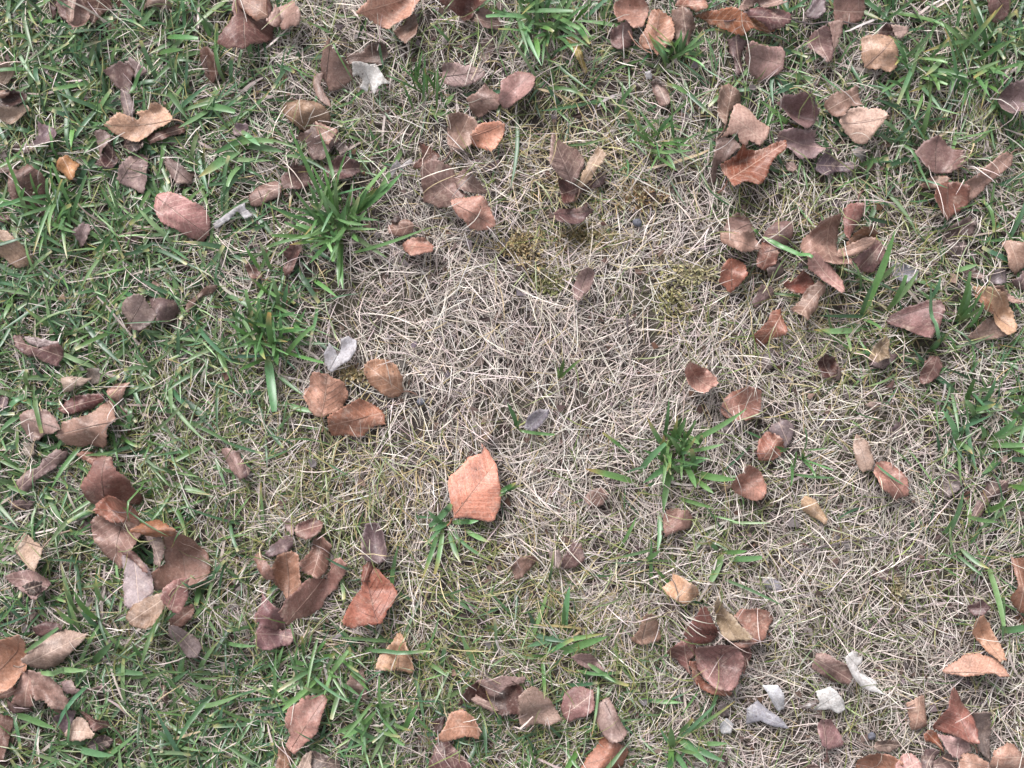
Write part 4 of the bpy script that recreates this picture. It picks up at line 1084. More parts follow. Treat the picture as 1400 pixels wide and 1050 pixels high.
def ribbons(x, y, ang, length, width, lift, curl, droop, seg, rng, keel=0.0, z0=None, waver=0.0, cut=0.0, roll=0.4, free=None, covk=1.0):
    """grass blades as ribbons. Returns vertices [N, seg+1, w, 3] and the position along each blade"""
    n = len(x)
    u = np.linspace(0, 1, seg + 1)
    head = ang[:, None] + curl[:, None] * u[None] + waver * np.cumsum(rng.normal(0, 1, (n, seg + 1)), 1)
    step = (length / seg)[:, None]
    dx = np.concatenate([np.zeros((n, 1)), np.cumsum(np.cos(head[:, :-1]) * step, 1)], 1)
    dy = np.concatenate([np.zeros((n, 1)), np.cumsum(np.sin(head[:, :-1]) * step, 1)], 1)
    X, Y = x[:, None] + dx, y[:, None] + dy
    zr = soil(x, y) if z0 is None else z0
    Z = zr[:, None] + lift[:, None] * (u[None] * (1 + droop[:, None]) - droop[:, None] * u[None] ** 2) ** 1.0
    Z = np.maximum(Z, soil(X, Y) + 0.0005)
    # leaves press the grass down; a few blades cross over them
    fine = 4
    uf = np.linspace(0, seg, seg * fine + 1)
    i0 = np.minimum(uf.astype(int), seg - 1)
    fr = (uf - i0)[None]
    Xf, Yf = X[:, i0] * (1 - fr) + X[:, i0 + 1] * fr, Y[:, i0] * (1 - fr) + Y[:, i0 + 1] * fr
    lf_, tf_, cf_ = sample(LOW, Xf, Yf), sample(TOP, Xf, Yf), sample(COV, Xf, Yf)
    lf_ = np.where(tf_ > 0, lf_, 9.0)
    low, top, cov = np.full(X.shape, 9.0), np.full(X.shape, -1.0), np.zeros(X.shape)
    for o_ in range(-fine + 1, fine):                 # what lies along the blade up to the next joint
        jj = np.clip(np.arange(seg + 1) * fine + o_, 0, seg * fine)
        low, top, cov = np.minimum(low, lf_[:, jj]), np.maximum(top, tf_[:, jj]), np.maximum(cov, cf_[:, jj])
    on = (top > 0)
    rooted_under = on[:, 0]
    pc = np.where(on, cov, 0).max(1) * covk
    over = (rng.random(n) < pc) & ~(rooted_under & (np.where(on, low, 9)[:, 0] > 0.006) & (pc < 0.3))
    if free is not None:
        over = over | free
    lo = np.where(on, low - 0.0016, 9.0)
    cap = lo.min(1)
    soft = np.minimum(Z, np.where(on, lo - 0.0006, np.maximum(cap[:, None] + 0.006, 0.004)))
    Z = np.where((on.any(1) & ~over)[:, None], soft, Z)
    Z = np.where(over[:, None] & on, np.maximum(Z, top + 0.0014), Z)
    wp = np.minimum(1.0, 0.55 + 2.2 * u) * np.where(u > 0.55, 1 - ((u - 0.55) / 0.45) ** 1.7 * (1 - cut), 1.0)
    W = width[:, None] * wp[None] * 0.5
    P = np.stack([X, Y, Z], -1)
    tg = np.gradient(P, axis=1)
    tg /= np.linalg.norm(tg, axis=2, keepdims=True) + 1e-12
    side = np.stack([-tg[..., 1], tg[..., 0], np.zeros_like(X)], -1)
    side /= np.linalg.norm(side, axis=2, keepdims=True) + 1e-9
    nrm = np.cross(tg, side)
    r = (rng.normal(0, roll, n)[:, None] + rng.normal(0, roll * 0.8, n)[:, None] * u[None])[..., None]
    sv = side * np.cos(r) + nrm * np.sin(r)
    nv = np.cross(tg, sv)
    if keel:
        V = np.stack([P + sv * W[..., None], P - nv * (W * keel)[..., None], P - sv * W[..., None]], 2)
    else:
        V = np.stack([P + sv * W[..., None], P - sv * W[..., None]], 2)
    return V, u


def ribbon_faces(n, seg, w):
    a = (np.arange(seg)[:, None] * w + np.arange(w - 1)[None]).ravel()
    q = np.stack([a, a + 1, a + w + 1, a + w], -1)
    return (q[None] + (np.arange(n) * (seg + 1) * w)[:, None, None]).reshape(-1, 4)


def pick(palette, n, rng, jit=0.12):
    pal = np.array([lin(c) for c in palette]) * ALB
    c = pal[rng.integers(0, len(pal), n)]
    f = rng.random((n, 1))
    c = c * (1 - 0.4 * f) + pal[rng.integers(0, len(pal), n)] * 0.4 * f
    return c * np.exp(rng.normal(0, jit, (n, 1))) * np.exp(rng.normal(0, 0.035, (n, 3)))


def tinted(col, tipcol, u, w, start=0.7, root=None):
    """blade colour per vertex: a withered tip, a pale sheath"""
    k = np.clip((u - start) / (1 - start + 1e-6), 0, 1)[None, :, None]
    c = col[:, None] * (1 - k) + tipcol[:, None] * k
    if root is not None:
        r = np.clip(1 - u / 0.22, 0, 1)[None, :, None] * 0.7
        c = c * (1 - r) + root[:, None] * r
    return np.repeat(c[:, :, None], w, 2)


def stuff(name, label, parts, mat):
    V, F, K, n = [], [], [], 0
    for v, f, c in parts:
        V.append(v.reshape(-1, 3)); F.append(f + n); K.append(c.reshape(-1, 3)); n += len(V[-1])
    o = link(name, mesh_from(name, np.concatenate(V), np.concatenate(F), col=np.concatenate(K)), mat)
    return tag(o, label, 'grass', kind='stuff')


# ---------------------------------------------------------------- thatch and straw
TAN = [(244, 231, 222), (229, 213, 205), (209, 193, 187), (250, 239, 231), (221, 206, 201), (189, 171, 163)]
DUSK = [(112, 97, 93), (94, 80, 78), (138, 121, 115), (80, 68, 66)]
WARM = [(216, 196, 152), (198, 176, 130), (226, 208, 170)]
rng = np.random.default_rng(5)
parts = []


def warmth(x, y):
    px, py = x / PXM + 700, 525 - y / PXM
    g = lambda cx, cy, rx, ry: np.exp(-((px - cx) / rx) ** 2 - ((py - cy) / ry) ** 2)
    return np.clip(0.03 + 0.5 * g(770, 210, 110, 120) + 0.35 * g(700, 850, 190, 90) + 0.35 * g(480, 660, 130, 90) + 0.3 * g(1150, 400, 130, 130), 0, .6)


def straw_batch(n, lmin, lmax, wmin, wmax, lift, pal, z, seg, keep, jit=0.14, waver=0.06, roll=0.6, covk=1.0):
    x, y = scatter(n, keep, rng)
    m = len(x)
    L = rng.uniform(lmin, lmax, m) * rng.uniform(0.75, 1.15, m)
    flow = 1.6 * noise(x, y, 0.14, 31) * math.pi
    ang = np.where(rng.random(m) < 0.35, flow + rng.normal(0, 0.5, m), rng.uniform(-math.pi, math.pi, m))
    lf = rng.uniform(0.15, 1, m) ** 1.5 * lift
    V, u = ribbons(x, y, ang, L, rng.uniform(wmin, wmax, m), lf, rng.normal(0, 0.45, m), rng.uniform(0.6, 1.5, m), seg, rng,
                   z0=soil(x, y) + rng.uniform(0, z, m), waver=waver, cut=0.45, roll=roll, covk=covk)
    col = pick(pal, m, rng, jit)
    warm = rng.random(m) < warmth(x, y)
    col[warm] = pick(WARM, m, rng)[warm]
    parts.append((V, ribbon_faces(m, seg, 2), tinted(col, col * 0.95, u, 2)))


bare = lambda x, y: (1 - 0.78 * bareness(x, y)) * np.clip(0.72 + 0.5 * noise(x, y, 0.045, 35) + 0.3 * noise(x, y, 0.018, 36), 0.12, 1)
lush = lambda x, y: np.clip(field(GREEN, x, y), 0, 1)
straw_batch(52000, 0.010, 0.03, 0.0006, 0.0014, 0.004, DUSK, 0.003, 3, lambda x, y: bare(x, y) * (1 - 0.4 * lush(x, y)))
straw_batch(190000, 0.013, 0.042, 0.00045, 0.00082, 0.010, TAN, 0.005, 5, lambda x, y: bare(x, y) * (1 - 0.5 * lush(x, y)), waver=0.05)
straw_batch(32000, 0.025, 0.062, 0.00055, 0.00095, 0.016, TAN[:4], 0.006, 6,
            lambda x, y: bare(x, y) * np.clip(0.95 - 0.45 * lush(x, y), 0, 1), 0.1, 0.045)
straw_batch(1700, 0.02, 0.065, 0.0016, 0.0030, 0.014, TAN[1:3] + TAN[4:], 0.005, 6,
            lambda x, y: np.clip(lush(x, y) * 1.6 - 0.2, 0.01, 1), 0.14, 0.05, 0.4, covk=.25)
stuff('dry_grass', 'dead straw-coloured grass matted over the lawn and thickest in its bare middle', parts, M_STRAW)

# ---------------------------------------------------------------- living grass
OLIVE = [(126, 142, 82), (148, 158, 98), (110, 132, 72), (164, 168, 112), (98, 126, 70), (138, 150, 90)]
DARK = [(76, 122, 80), (92, 136, 84), (104, 146, 82), (80, 126, 94), (120, 158, 98), (66, 106, 72), (132, 164, 116)]
TIPS = [(198, 178, 108), (176, 170, 112), (206, 196, 156), (188, 150, 92)]
DARK = [tuple(np.array(q) * (.88, .87, .83) + np.mean(q) * .13) for q in DARK]
rng = np.random.default_rng(8)
parts = []
x, y = scatter(120000, lambda x, y: np.clip(field(FINE, x, y) ** 1.5 * 0.54 + 0.3 * np.clip(field(GREEN, x, y) - .5, 0, 1), 0, 1), rng)
m = len(x)
V, u = ribbons(x, y, np.where(rng.random(m) < .4, 2.2 * noise(x, y, .12, 41) * math.pi, rng.uniform(-math.pi, math.pi, m)), rng.uniform(.018, .055, m),
               rng.uniform(.0006, .0012, m), rng.uniform(.003, .019, m), rng.normal(0, .7, m), rng.uniform(.3, 1.4, m), 5, rng, waver=.05, cut=.2, roll=.5)
c = pick(OLIVE, m, rng, .16)
t = np.where(rng.random((m, 1)) < .5, pick(TIPS, m, rng), c)
parts.append((V, ribbon_faces(m, 5, 2), tinted(c, t, u, 2, .55, pick(TAN, m, rng))))
stuff('fine_grass', 'thin olive-green grass growing through the straw', parts, M_GREEN)

parts = []
# narrow leafy grass
x, y = scatter(46000, lambda x, y: np.clip((field(GREEN, x, y) - .15) * 1.15, 0, 1) ** 1.6, rng)
m = len(x)
V, u = ribbons(x, y, rng.uniform(-math.pi, math.pi, m), rng.uniform(.018, .055, m), rng.uniform(.0011, .0026, m), rng.uniform(.006, .024, m),
               rng.normal(0, .4, m), rng.uniform(.0, 1.2, m), 5, rng, keel=.35, waver=.03, cut=.12, roll=.35, covk=.7)
c = pick(DARK, m, rng, .2)
t = np.where(rng.random((m, 1)) < .25, pick(TIPS, m, rng), c * 1.1)
parts.append((V, ribbon_faces(m, 5, 3), tinted(c, t, u, 3, .7, pick(OLIVE, m, rng))))
# broad blades, mown off or pointed
for n, cut in ((13000, .1), (6500, .75)):
    x, y = scatter(n, lambda x, y: np.clip((field(GREEN, x, y) - .22) * 1.2, 0, 1) ** 1.7, rng)
    m = len(x)
    V, u = ribbons(x, y, rng.uniform(-math.pi, math.pi, m), rng.uniform(.025, .078, m) * (1 if cut < .5 else .75), rng.uniform(.0025, .0050, m),
                   rng.uniform(.008, .027, m), rng.normal(0, .3, m), rng.uniform(.1, 1.3, m), 6, rng, keel=.3, waver=.02, cut=cut, roll=.3, covk=.7)
    c = pick(DARK, m, rng, .18)
    t = pick(TIPS[1:3], m, rng) * 1.1 if cut > .5 else np.where(rng.random((m, 1)) < .12, pick(TIPS, m, rng), c)
    parts.append((V, ribbon_faces(m, 6, 3), tinted(c, t, u, 3, .9 if cut > .5 else .75, pick(OLIVE, m, rng))))
stuff('lawn_grass', 'dark green lawn grass, dense on the left and along the top', parts, M_GREEN)

# ---------------------------------------------------------------- crumbs of old leaves and soil between the straws
rng = np.random.default_rng(14)
x, y = scatter(23000, lambda x, y: 0.5 + 0.5 * bareness(x, y), rng)
m = len(x)
k = 6
a = np.sort(rng.uniform(0, 2 * math.pi, (m, k)), 1)
rad = rng.uniform(.4, 1, (m, k)) * (.0010 + .0062 * rng.random((m, 1)) ** 2.5)
zc = (soil(x, y) + rng.uniform(.002, .012, m))[:, None]
P = np.stack([x[:, None] + rad * np.cos(a), y[:, None] + rad * np.sin(a), zc + rng.normal(0, .0008, (m, k))], -1)
lt = sample(LOW, x, y)
P[..., 2] = np.where(((sample(TOP, x, y) > 0))[:, None], np.minimum(P[..., 2], lt[:, None] - .003), P[..., 2])
cc = pick([(120, 98, 90), (92, 72, 66), (146, 122, 112), (76, 62, 60), (128, 118, 122), (108, 80, 66), (150, 138, 138)], m, rng, .15)
fq = np.stack([np.arange(m) * k + q for q in (0, 1, 2, 3)], -1)
fr = np.stack([np.arange(m) * k + q for q in (0, 3, 4, 5)], -1)
o = link('leaf_litter', mesh_from('leaf_litter', P.reshape(-1, 3), np.concatenate([fq, fr]), col=np.repeat(cc, k, 0), smooth=False), M_MOSS)
tag(o, 'crumbled bits of old leaves lying between the straws', 'litter', kind='stuff')

# ---------------------------------------------------------------- grass tufts one can tell apart: each blade is a part
rng = np.random.default_rng(77)


BROAD = [(104, 146, 90), (120, 160, 100), (92, 134, 82), (136, 170, 114), (104, 146, 80), (108, 152, 106)]


def tuft(label, spot, blades, pal=None, tips=0.1, z_up=0.032):
    """blades: (root x, root y, tip x, tip y, width) in photograph pixels"""
    bx, by = ground(*spot)
    root = thing('grass_tuft', label, 'grass tuft', (bx, by, 0), 'grass tufts that stand out on the lawn')
    for q in blades:
        x0, y0 = ground(q[0], q[1])
        x1, y1 = ground(q[2], q[3])
        d = math.hypot(x1 - x0, y1 - y0)
        cv = rng.normal(0, .22)
        ang = math.atan2(y1 - y0, x1 - x0) - cv * .5
        lf = (z_up if len(q) < 6 else q[5] * 1.2 + .006) * rng.uniform(.75, 1.2)
        one = lambda v: np.array([v])
        V, u = ribbons(one(x0), one(y0), one(ang), one(d * 1.02), one(q[4] * PXM * rng.uniform(.85, 1.2)), one(lf), one(cv), one(rng.uniform(.2, 1.0)), 10, rng,
                       keel=.34, z0=one(soil(x0, y0) + .006), cut=.08 if rng.random() < .7 else .6, roll=.16, free=np.array([True]))
        c = pick(pal or BROAD, 1, rng, .14)
        w = rng.random() < tips * 1.8 or len(q) > 6
        t = pick(TIPS, 1, rng) if w else c * 1.12
        me = mesh_from('blade', V.reshape(-1, 3) - (bx, by, 0), ribbon_faces(1, 10, 3), col=tinted(c, t, u, 3, .6 if w else .8, pick(OLIVE, 1, rng)).reshape(-1, 3))
        link('blade', me, M_GREEN, root)


def spread_blades(cx, cy, n, rad, a0=0, a1=360, wid=(4, 6.5), r0=10):
    out = []
    wid = (wid[0] * .7, wid[1] * .9)
    r0 = r0 * 1.7
    n = int(n * 1.3)
    for i in range(n):
        a = math.radians(a0 + (a1 - a0) * (i + rng.uniform(.1, .9)) / n)
        a += rng.normal(0, .5)
        r = rad * rng.uniform(.35, 1.15)
        s = r0 * rng.uniform(.1, 1)
        b = a + rng.normal(0, 1.3)
        out.append((cx + s * math.cos(b), cy - s * math.sin(b), cx + r * math.cos(a), cy - r * math.sin(a), rng.uniform(*wid)))
    return out


def zoomed(tile, rows):
    ox, oy = TY[tile[1]], TX[tile[0]]
    return [(r[0] / 3.889 + ox, r[1] / 3.889 + oy, r[2] / 3.889 + ox, r[3] / 3.889 + oy, r[4] / 3.889, *r[5:]) for r in rows]


tuft('biggest dark green tuft of long blades at the upper left of the bare straw patch', (465, 285),
     zoomed('B2', [(430, 190, 100, 78, 24), (420, 262, 150, 255, 26), (460, 240, 380, 130, 18), (470, 215, 525, 100, 34), (490, 262, 518, 530, 34, .02),
                   (475, 250, 485, 520, 22, .015), (540, 330, 940, 220, 22), (590, 70, 745, -15, 26), (560, 110, 690, 5, 30), (540, 150, 640, 20, 24),
                   (430, 190, 330, 60, 20), (440, 160, 230, -320, 24), (500, 120, 385, -300, 20), (480, 60, 545, -200, 16), (520, 130, 740, -95, 22),
                   (560, 120, 820, -75, 26), (430, 240, 270, 190, 20), (450, 250, 350, 400, 22), (440, 280, 460, 385, 22), (380, 240, 210, 180, 20),
                   (470, 150, 480, -40, 20), (500, 160, 560, -20, 22), (450, 200, 400, 20, 22), (560, 200, 640, 130, 20), (330, 470, 480, 575, 22),
                   (470, 100, 360, -110, 24), (520, 180, 600, 60, 26), (540, 230, 600, 290, 22), (415, 170, 300, 120, 18), (400, 255, 240, 300, 18)]) + spread_blades(462, 300, 34, 56, 0, 360, (3, 6), 22), tips=.12)
tuft('green tuft with a wide downward blade and a cream tip, left of the silver leaf', (366, 470),
     zoomed('B2', [(90, 880, 150, 1170, 40, .02), (170, 900, 365, 730, 22), (180, 860, 410, 918, 20), (130, 850, 150, 665, 34, .03, 1), (150, 750, 325, 748, 22),
                   (40, 800, 110, 900, 24), (150, 640, 150, 490, 26), (90, 520, 160, 570, 20), (60, 430, 5, 310, 22), (110, 560, 40, 480, 18),
                   (140, 830, 180, 930, 24), (60, 760, 0, 690, 24), (90, 870, -30, 780, 26), (70, 900, -20, 960, 22), (110, 780, 60, 610, 22),
                   (120, 440, 80, 280, 18), (170, 640, 220, 500, 20), (40, 700, 10, 540, 24), (150, 800, 210, 740, 20)]) + spread_blades(368, 450, 24, 52, 0, 360, (3, 6), 22), tips=.1)
tuft('green tuft with yellow-tipped blades standing alone, right of the big bright pointed leaf', (920, 625),
     zoomed('C3', [(950, 360, 1290, 148, 32, .03), (930, 410, 785, 190, 22, .03, 1), (755, 500, 885, 335, 26, .025), (740, 545, 465, 465, 28, .02, 1), (890, 330, 893, 100, 18, .03),
                   (1050, 490, 1245, 515, 34, .015), (1050, 520, 1140, 595, 26, .012), (935, 460, 880, 690, 32, .015), (970, 420, 760, 530, 30, .03),
                   (1060, 490, 1015, 360, 28, .025), (970, 630, 1135, 672, 22, .012), (1000, 440, 1040, 560, 28, .02), (930, 360, 990, 200, 30, .025),
                   (910, 370, 930, 200, 24, .03), (1000, 380, 1180, 330, 22, .02), (880, 440, 870, 290, 28, .025), (850, 545, 780, 560, 22, .01),
                   (1060, 360, 1075, 290, 20, .02), (960, 470, 1090, 420, 24, .02), (720, 405, 560, 280, 16, .012, 1), (860, 700, 840, 900, 24, .012), (985, 400, 900, 300, 26, .03)]) + spread_blades(922, 618, 26, 44, 0, 360, (3, 6), 20), tips=.15)
tuft('dense green tuft on the top edge of the lawn above the withered yellow leaf', (742, 25), spread_blades(742, 28, 34, 66, 0, 360, (4, 7), 26), z_up=.03)
tuft('slim upright green tuft beside the brown rolled leaf, near the top', (905, 185), spread_blades(903, 190, 18, 50, 20, 380, (3, 5.5), 14))
tuft('small tuft of short upright blades below the glossy orange-brown top-edge leaf', (922, 75), spread_blades(922, 82, 10, 46, 20, 160, (4, 6.5), 10))
tuft('flattened wide blades lying sideways, left of the biggest tuft', (340, 205),
     zoomed('A1', [(1290, 770, 1080, 950, 40, .012), (1330, 720, 1150, 830, 26, .015), (1240, 770, 1470, 780, 34, .015), (1260, 760, 1520, 825, 34, .014), (1290, 700, 1400, 790, 26),
                   (1130, 560, 970, 690, 28, .015), (1050, 560, 1260, 610, 30, .012), (880, 190, 1080, 235, 26, .02), (830, 280, 1010, 300, 30), (700, 500, 790, 380, 30, .02),
                   (380, 640, 400, 790, 28, .015), (1280, 870, 1240, 1010, 24)]), tips=.05)
tuft('tuft of dark blades spreading from under the big bright pointed leaf', (618, 722),
     zoomed('C2', [(1060, 760, 960, 800, 26, .008), (1040, 780, 960, 690, 24, .01), (1080, 760, 1220, 740, 26, .008), (1060, 790, 1320, 960, 20, .01, 1), (1060, 800, 1130, 960, 24, .012),
                   (1030, 790, 990, 1020, 22, .012, 1), (1010, 800, 930, 1040, 22, .012, 1), (1150, 800, 1280, 850, 24, .01), (1340, 590, 1420, 540, 24, .01), (1335, 610, 1460, 555, 20, .01),
                   (1080, 650, 960, 770, 30, .006), (1050, 760, 930, 880, 18, .012)]), tips=.2)
tuft('flat broad blades beside a standing blade, below the bare straw near the bottom middle', (775, 880),
     zoomed('D3', [(360, 340, 385, 80, 34, .02), (350, 350, 160, 400, 34, .008), (310, 460, 580, 345, 36, .01), (290, 400, 560, 335, 24, .01), (250, 460, 400, 360, 24, .01), (500, 540, 690, 600, 26, .008),
                   (350, 320, 350, 160, 20, .02), (260, 470, 150, 440, 18, .01), (240, 480, 245, 650, 18, .01, 1), (420, 540, 570, 545, 20, .01), (480, 490, 620, 580, 22, .01)]), tips=.15)
tuft('green tuft on the bottom edge, left of the white scraps', (925, 1010),
     zoomed('D3', [(940, 960, 905, 790, 30, .03), (950, 930, 1150, 690, 22, .02), (960, 900, 1240, 675, 20, .02, 1), (960, 900, 1100, 1000, 34, .015), (950, 980, 880, 1000, 26), (940, 970, 1000, 1060, 28),
                   (970, 900, 1200, 1000, 32, .012), (1080, 930, 1210, 905, 26, .01), (930, 930, 900, 1070, 28), (960, 880, 1020, 760, 22, .02), (440, 950, 340, 1060, 30, .015), (960, 960, 1040, 930, 22)]))
tuft('single-stemmed tuft with one tall upright blade in the large right clump', (1183, 440),
     zoomed('B4', [(545, 670, 638, 250, 34, .035), (540, 740, 280, 740, 28, .008), (540, 690, 560, 520, 22, .03), (680, 640, 800, 440, 24, .025), (690, 640, 720, 470, 26, .03), (600, 510, 690, 400, 22, .02), (550, 680, 600, 740, 18)]))
tuft('two thin upright blades crossing the purple-brown wide leaf', (1275, 475),
     zoomed('B4', [(915, 870, 845, 500, 22, .04), (925, 860, 935, 770, 24, .03), (900, 860, 905, 790, 20, .03)]))
tuft('short upright bright green blades left of the bright tan toothed leaf', (1312, 425),
     zoomed('B4', [(1050, 690, 1060, 450, 24, .03), (1060, 700, 1120, 550, 22, .03), (1100, 740, 1105, 600, 20, .03), (1040, 430, 1135, 400, 26, .01), (1070, 690, 1065, 520, 20, .03), (1080, 690, 1140, 620, 18)]))
tuft('one wide green blade reaching from the left into the large right clump', (1062, 345), zoomed('B4', [(10, 250, 222, 375, 24, .02), (0, 240, -60, 200, 16, .01)]))
tuft('broad-bladed tuft at the right edge above the lone upright blade', (1325, 600),
     zoomed('C4', [(1060, 340, 935, 160, 30, .02), (1220, 330, 1380, 230, 30, .02), (1190, 320, 1120, 240, 26), (1060, 330, 1110, 390, 28, .01), (1100, 130, 1090, 0, 26, .03), (1180, 140, 1190, -10, 28, .03),
                   (1240, 310, 1300, 200, 26), (1230, 350, 1380, 340, 24), (1150, 200, 1060, 110, 24), (1340, 200, 1400, 90, 28), (1290, 330, 1390, 390, 26), (1200, 700, 1260, 620, 26), (1330, 560, 1420, 590, 30), (1090, 720, 1245, 745, 24, .01),
                   (1110, 160, 1210, 120, 22)]))
tuft('one tall pale green blade between straw, below the right broad-bladed tuft', (1300, 730),
     zoomed('C4', [(1000, 840, 1050, 590, 34, .02), (980, 830, 1000, 700, 20, .02), (1080, 900, 1200, 990, 26, .012), (1230, 1000, 1250, 1280, 34, .02), (1290, 1340, 1420, 1290, 32, .012)]), pal=[(120, 156, 100), (104, 144, 96)])
tuft('dark tuft at the right of the square-shaped tan leaf near the top', (1250, 95), spread_blades(1250, 95, 14, 58, 30, 390, (4, 7), 16))
tuft('large dark tuft of crossing blades near the top right corner', (1325, 90),
     spread_blades(1322, 85, 24, 72, 0, 360, (4, 7.5), 28))
tuft('low tuft between the orange-brown half-buried leaf and the slim light tan curled leaf', (1090, 630), spread_blades(1090, 630, 12, 42, 0, 360, (3, 5), 12))
tuft('dense dark tuft between the broad tan leaf and the left edge', (65, 300), spread_blades(62, 296, 22, 72, -80, 190, (4, 7), 24))
tuft('tuft of flat dark blades left of the crinkled grey-brown leaf near the bottom', (440, 915),
     spread_blades(440, 915, 18, 62, 0, 360, (4, 7.5), 26))
tuft('small three-way tuft below the short-stalked brown leaf', (990, 765),
     zoomed('C3', [(1200, 930, 1130, 1060, 34, .012), (1180, 910, 1110, 850, 26, .012), (1230, 950, 1390, 930, 30, .01), (1200, 920, 1300, 890, 20), (850, 900, 580, 945, 18, .012, 1), (780, 970, 860, 900, 26, .01)]))
tuft('thin bright green upright tuft left of the long ribbed grey-brown leaf', (580, 120), spread_blades(582, 130, 14, 52, 40, 150, (2.5, 4.5), 16), pal=[(96, 140, 78), (84, 124, 74), (112, 150, 90)], z_up=.035)
tuft('green tuft of drooping blades below the crinkled grey-brown leaf', (520, 985), spread_blades(515, 985, 18, 60, 0, 360, (4, 7), 24))
tuft('tuft with pale cut tips between the cigar-rolled leaf and the lower heap', (130, 850),
     zoomed('D1', [(410, 250, 385, 40, 26, .03), (530, 280, 470, 80, 30, .03), (545, 180, 560, 20, 24, .03), (480, 500, 630, 360, 34, .015), (520, 520, 760, 540, 30, .01), (250, 520, 470, 520, 26, .01), (400, 300, 345, 175, 24, .02, 1), (740, 480, 740, 360, 22, .02),
                   (160, 420, 340, 290, 22, .02), (60, 770, 310, 830, 36, .012), (370, 940, 620, 960, 34, .012)]))
tuft('tiny green sprig with two leaves beside the grey curled leaf in the straw', (715, 590), zoomed('C3', [(110, 265, 50, 120, 22, .02), (115, 265, 300, 285, 20, .008), (100, 260, 125, 200, 14, .02)]))
tuft('tiny bright green sprig alone in the straw, right of the patch centre', (765, 515), zoomed('B3', [(330, 1000, 350, 900, 18, .02), (330, 1005, 460, 890, 14, .015), (325, 1000, 315, 940, 10, .02)]), pal=[(96, 132, 70), (120, 146, 84)])

# ---------------------------------------------------------------- moss
rng = np.random.default_rng(31)


def moss(label, spot, rx, ry, n, pal):
    """a cushion of small pointed shoots"""
    bx, by = ground(*spot)
    n = int(n * 1.6)
    r = np.sqrt(rng.random(n))
    a = rng.uniform(0, 2 * math.pi, n)
    r = r ** 1.6 * 1.4 * (0.85 + 0.5 * noise(np.cos(a) * .03, np.sin(a) * .03, .02, int(spot[0])))
    x, y = bx + r * np.cos(a) * rx * PXM, by + r * np.sin(a) * ry * PXM
    V, u = ribbons(x, y, rng.uniform(-math.pi, math.pi, n), rng.uniform(.002, .006, n), rng.uniform(.0009, .002, n), rng.uniform(.002, .009, n) * (1.1 - r * .6), rng.normal(0, .6, n),
                   rng.uniform(0, 1, n), 3, rng, z0=soil(x, y) + .001 + .008 * rng.random(n), cut=.05, roll=.5)
    c = pick([tuple(.65 * q + 62 for q in k_) for k_ in pal] + [(196, 184, 156)], n, rng, .2)
    me = mesh_from('moss', V.reshape(-1, 3) - (bx, by, 0), ribbon_faces(n, 3, 2), col=tinted(c, c * 1.2, u, 2).reshape(-1, 3))
    o = link('moss_clump', me, M_MOSS, loc=(bx, by, 0))
    tag(o, label, 'moss', 'moss clumps in the straw')


moss('green-yellow moss clump beside the narrow pinkish oval leaf', (752, 386), 26, 18, 420, [(120, 124, 50), (150, 146, 70), (92, 100, 44)])
moss('dry golden moss clump at the upper left of the green-yellow moss', (712, 338), 30, 22, 420, [(206, 172, 104), (182, 146, 84), (168, 138, 90)])
moss('pale yellow moss clump left of the rusty orange round leaf', (948, 372), 40, 28, 300, [(216, 200, 136), (198, 182, 124), (186, 176, 110)])
moss('yellow-green moss clump trailing down below the pale yellow moss', (920, 408), 26, 36, 240, [(186, 176, 90), (150, 146, 74), (206, 184, 110)])
moss('rusty orange moss patch under straw near the dark purple leaf', (880, 268), 30, 16, 260, [(150, 96, 52), (168, 124, 66), (130, 104, 54)])
moss('dull gold moss under the dark purple leaf with a pale midrib', (800, 322), 44, 16, 420, [(176, 142, 82), (150, 124, 66), (128, 118, 56)])
moss('brown-gold moss tuft in bare straw at the lower right', (1228, 808), 12, 22, 200, [(150, 124, 74), (124, 112, 58)])
moss('golden moss beneath the silver two-lobed leaf', (485, 512), 22, 10, 220, [(190, 150, 86), (160, 134, 70)])

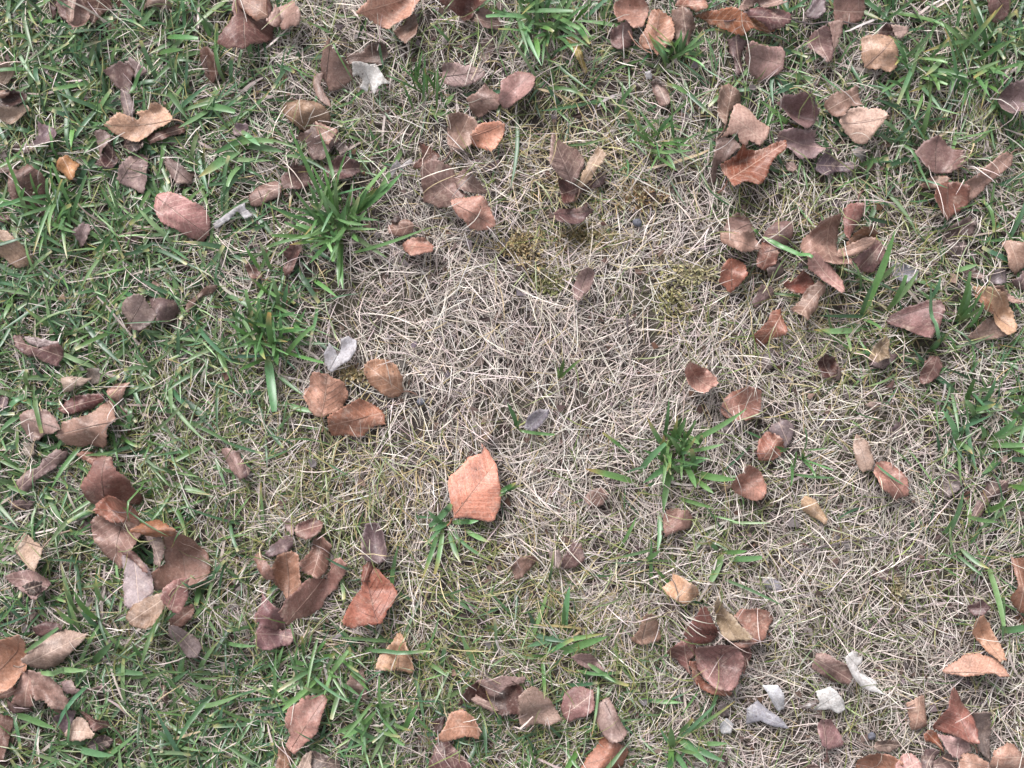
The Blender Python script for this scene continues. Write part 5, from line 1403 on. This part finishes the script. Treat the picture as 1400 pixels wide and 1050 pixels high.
# ---------------------------------------------------------------- twigs and stones
def twig(label, pts, r):
    p = np.array([ground(*q) for q in pts])
    t = np.linspace(0, len(p) - 1, 26)
    i = np.minimum(t.astype(int), len(p) - 2)
    f = (t - i)[:, None]
    line = p[i] * (1 - f) + p[i + 1] * f + rng.normal(0, .00035, (26, 2))
    z = np.maximum(sample(TOP, line[:, 0], line[:, 1]) + .001, .012 + soil(line[:, 0], line[:, 1]))
    z = np.convolve(np.pad(z, 3, mode='edge'), np.ones(7) / 7, 'valid')
    org = np.array([line[0, 0], line[0, 1], z[0]])
    v, q = tube(np.column_stack([line, z]) - org, r, r * .55, 6)
    tag(link('twig', mesh_from('twig', v, q), M_TWIG, loc=org), label, 'twig')


twig('thin dark grey twig lying on straw at the right, below the slim light tan leaf', [(1086, 754), (1120, 749), (1160, 742), (1200, 734), (1250, 727)], .0011)
twig('thin dark twig lying across the pinkish tan leaf at the top edge', [(1078, 30), (1120, 32), (1160, 33), (1215, 33), (1246, 31)], .0009)
twig('short pale grey stub of twig in the straw left of the yellow-green moss', [(858, 430), (858, 452)], .0014)


def pebble(label, spot, rx, ry, h):
    bx, by = ground(*spot)
    nu, nv = 12, 8
    V = []
    for j in range(nv + 1):
        ph = math.pi * j / nv
        for i in range(nu):
            th = 2 * math.pi * i / nu
            k = 1 + .16 * float(noise(math.cos(th) * .03 + spot[0], math.sin(th) * .03 + ph * .02, .02, 9))
            V.append((rx * PXM * math.sin(ph) * math.cos(th) * k, ry * PXM * math.sin(ph) * math.sin(th) * k, h * math.cos(ph) * k))
    Q = [(j * nu + i, (j + 1) * nu + i, (j + 1) * nu + (i + 1) % nu, j * nu + (i + 1) % nu) for j in range(nv) for i in range(nu)]
    tag(link('pebble', mesh_from('pebble', V, Q), M_STONE, loc=(bx, by, .008)), label, 'pebble')


pebble('small blue-grey pebble in straw right of the dark purple leaf', (872, 304), 6.5, 6, .0045)
pebble('small dark pebble in straw near the bottom edge at the lower right', (1193, 1008), 6, 5.5, .0045)
pebble('small dark grey pebble on bare soil right of the brown-orange leaf', (575, 549), 6, 5, .004)
